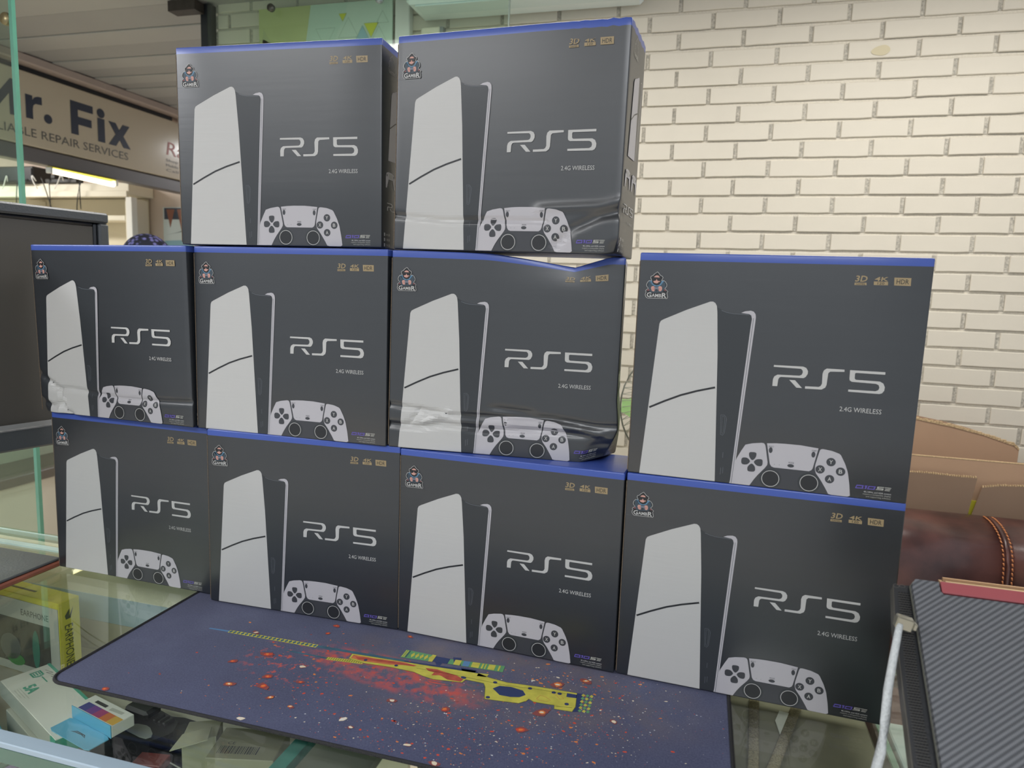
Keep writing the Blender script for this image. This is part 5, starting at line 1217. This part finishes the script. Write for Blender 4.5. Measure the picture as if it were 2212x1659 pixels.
for i, k in enumerate(keys): v = me.skin_vertices[0].data[i]; v.radius = (R_[k] * s, R_[k] * s * (.72 if k in ('pel', 'sp1', 'sp2') else 1)); v.use_root = (k == 'pel')
bo.modifiers.new('sub', 'SUBSURF').levels = 1
me.materials.append(mat('skin', '#9c6f58', .5)); 
# clothes and head parts
m_sh = mat('dark blue shirt', '#2f3550', .8); m_tr = mat('dark trousers', '#26272b', .8)
def torso(name, rows, m):
    mb = MB(); n = 24; vs = []; fs = []
    for (z, rx, ry, cy) in rows: vs += [(rx * s * math.cos(2 * math.pi * k / n), (cy + ry * math.sin(2 * math.pi * k / n)) * s, z * s) for k in range(n)]
    for i in range(len(rows) - 1): fs += [(i * n + k, i * n + (k + 1) % n, (i + 1) * n + (k + 1) % n, (i + 1) * n + k) for k in range(n)]
    mb.add(vs, fs, m, True); return ob(name, mb, pe)
torso('shirt', [(.84, .175, .125, 0), (1.0, .155, .118, 0), (1.2, .175, .125, -.005), (1.33, .195, .12, -.005), (1.41, .17, .095, 0), (1.455, .085, .075, .003), (1.47, .068, .066, .006)], m_sh)
torso('trousers', [(.78, .178, .128, 0), (.86, .172, .125, 0), (.95, .165, .122, 0)], m_tr)
for sd_ in (-1, 1):
    mb = MB(); mb.tube([(.09 * sd_ * s, 0, .86 * s), (.10 * sd_ * s, .02 * s, .48 * s), (.105 * sd_ * s, -.005 * s, .08 * s)], [.105 * s, .072 * s, .058 * s], m_tr, 16); ob('trouser_leg', mb, pe)
    mb = MB(); mb.tube([(.155 * sd_ * s, -.005 * s, 1.385 * s), (.20 * sd_ * s, -.012 * s, 1.24 * s), (.222 * sd_ * s, -.018 * s, 1.12 * s)], [.066 * s, .06 * s, .054 * s], m_sh, 16); ob('sleeve', mb, pe)
    mb = MB(); mb.tube([(.108 * sd_ * s, -.06 * s, .03 * s), (.112 * sd_ * s, .05 * s, .035 * s), (.118 * sd_ * s, .18 * s, .022 * s)], [.035 * s, .045 * s, .028 * s], M_black, 14, flat=.75); ob('shoe', mb, pe)
    ob('ear', one('lathe', [(0, -.008), (.014, -.006), (.018, 0), (.014, .006), (0, .008)], mat('skin', '#9c6f58', .5), Matrix.Translation((.078 * sd_ * s, .02 * s, 1.575 * s)) @ Matrix.Rotation(math.pi / 2, 4, 'Y') @ Matrix.Scale(1.5, 4, (1, 0, 0)), 14), pe)
    ob('eye', one('lathe', [(0, -.010), (.007, -.007), (.010, 0), (.007, .007), (0, .010)], mat('eye white', '#d8d2c8', .3), Matrix.Translation((.03 * sd_ * s, .092 * s, 1.60 * s)), 12), pe)
mb = MB(); mb.tube([(0, .098 * s, 1.605 * s), (0, .118 * s, 1.572 * s), (0, .112 * s, 1.562 * s)], [.008 * s, .014 * s, .010 * s], mat('skin', '#9c6f58', .5), 10); ob('nose', mb, pe)
mb = MB(); mb.tube([(-.022 * s, .096 * s, 1.537 * s), (0, .104 * s, 1.534 * s), (.022 * s, .096 * s, 1.537 * s)], .005 * s, mat('lip', '#7d4a42', .5), 8); ob('mouth', mb, pe)
m = bpy.data.materials.new('dark violet patterned cloth'); m.use_nodes = True; nt = m.node_tree; b = nt.nodes['Principled BSDF']; b.inputs['Roughness'].default_value = .8
tc = nt.nodes.new('ShaderNodeTexCoord'); vo = nt.nodes.new('ShaderNodeTexVoronoi'); vo.inputs['Scale'].default_value = 55; nt.links.new(tc.outputs['Object'], vo.inputs['Vector'])
r1 = nt.nodes.new('ShaderNodeValToRGB'); e_ = r1.color_ramp.elements; e_[0].position = .25; e_[0].color = lin('#7c78b8'); e_[1].position = .5; e_[1].color = lin('#232334'); nt.links.new(vo.outputs['Distance'], r1.inputs[0]); nt.links.new(r1.outputs[0], b.inputs['Base Color'])
hd = [(.097 * math.sin(a_), .1 * math.cos(a_)) for a_ in [math.pi * .62 * k / 12 for k in range(12, -1, -1)]]
ob('head_covering', one('lathe', [(max(r_, 0.0) * s, z_ * s * 1.05) for r_, z_ in hd], m, Matrix.Translation((0, .01 * s, HT - .105 * s)), 28), pe)
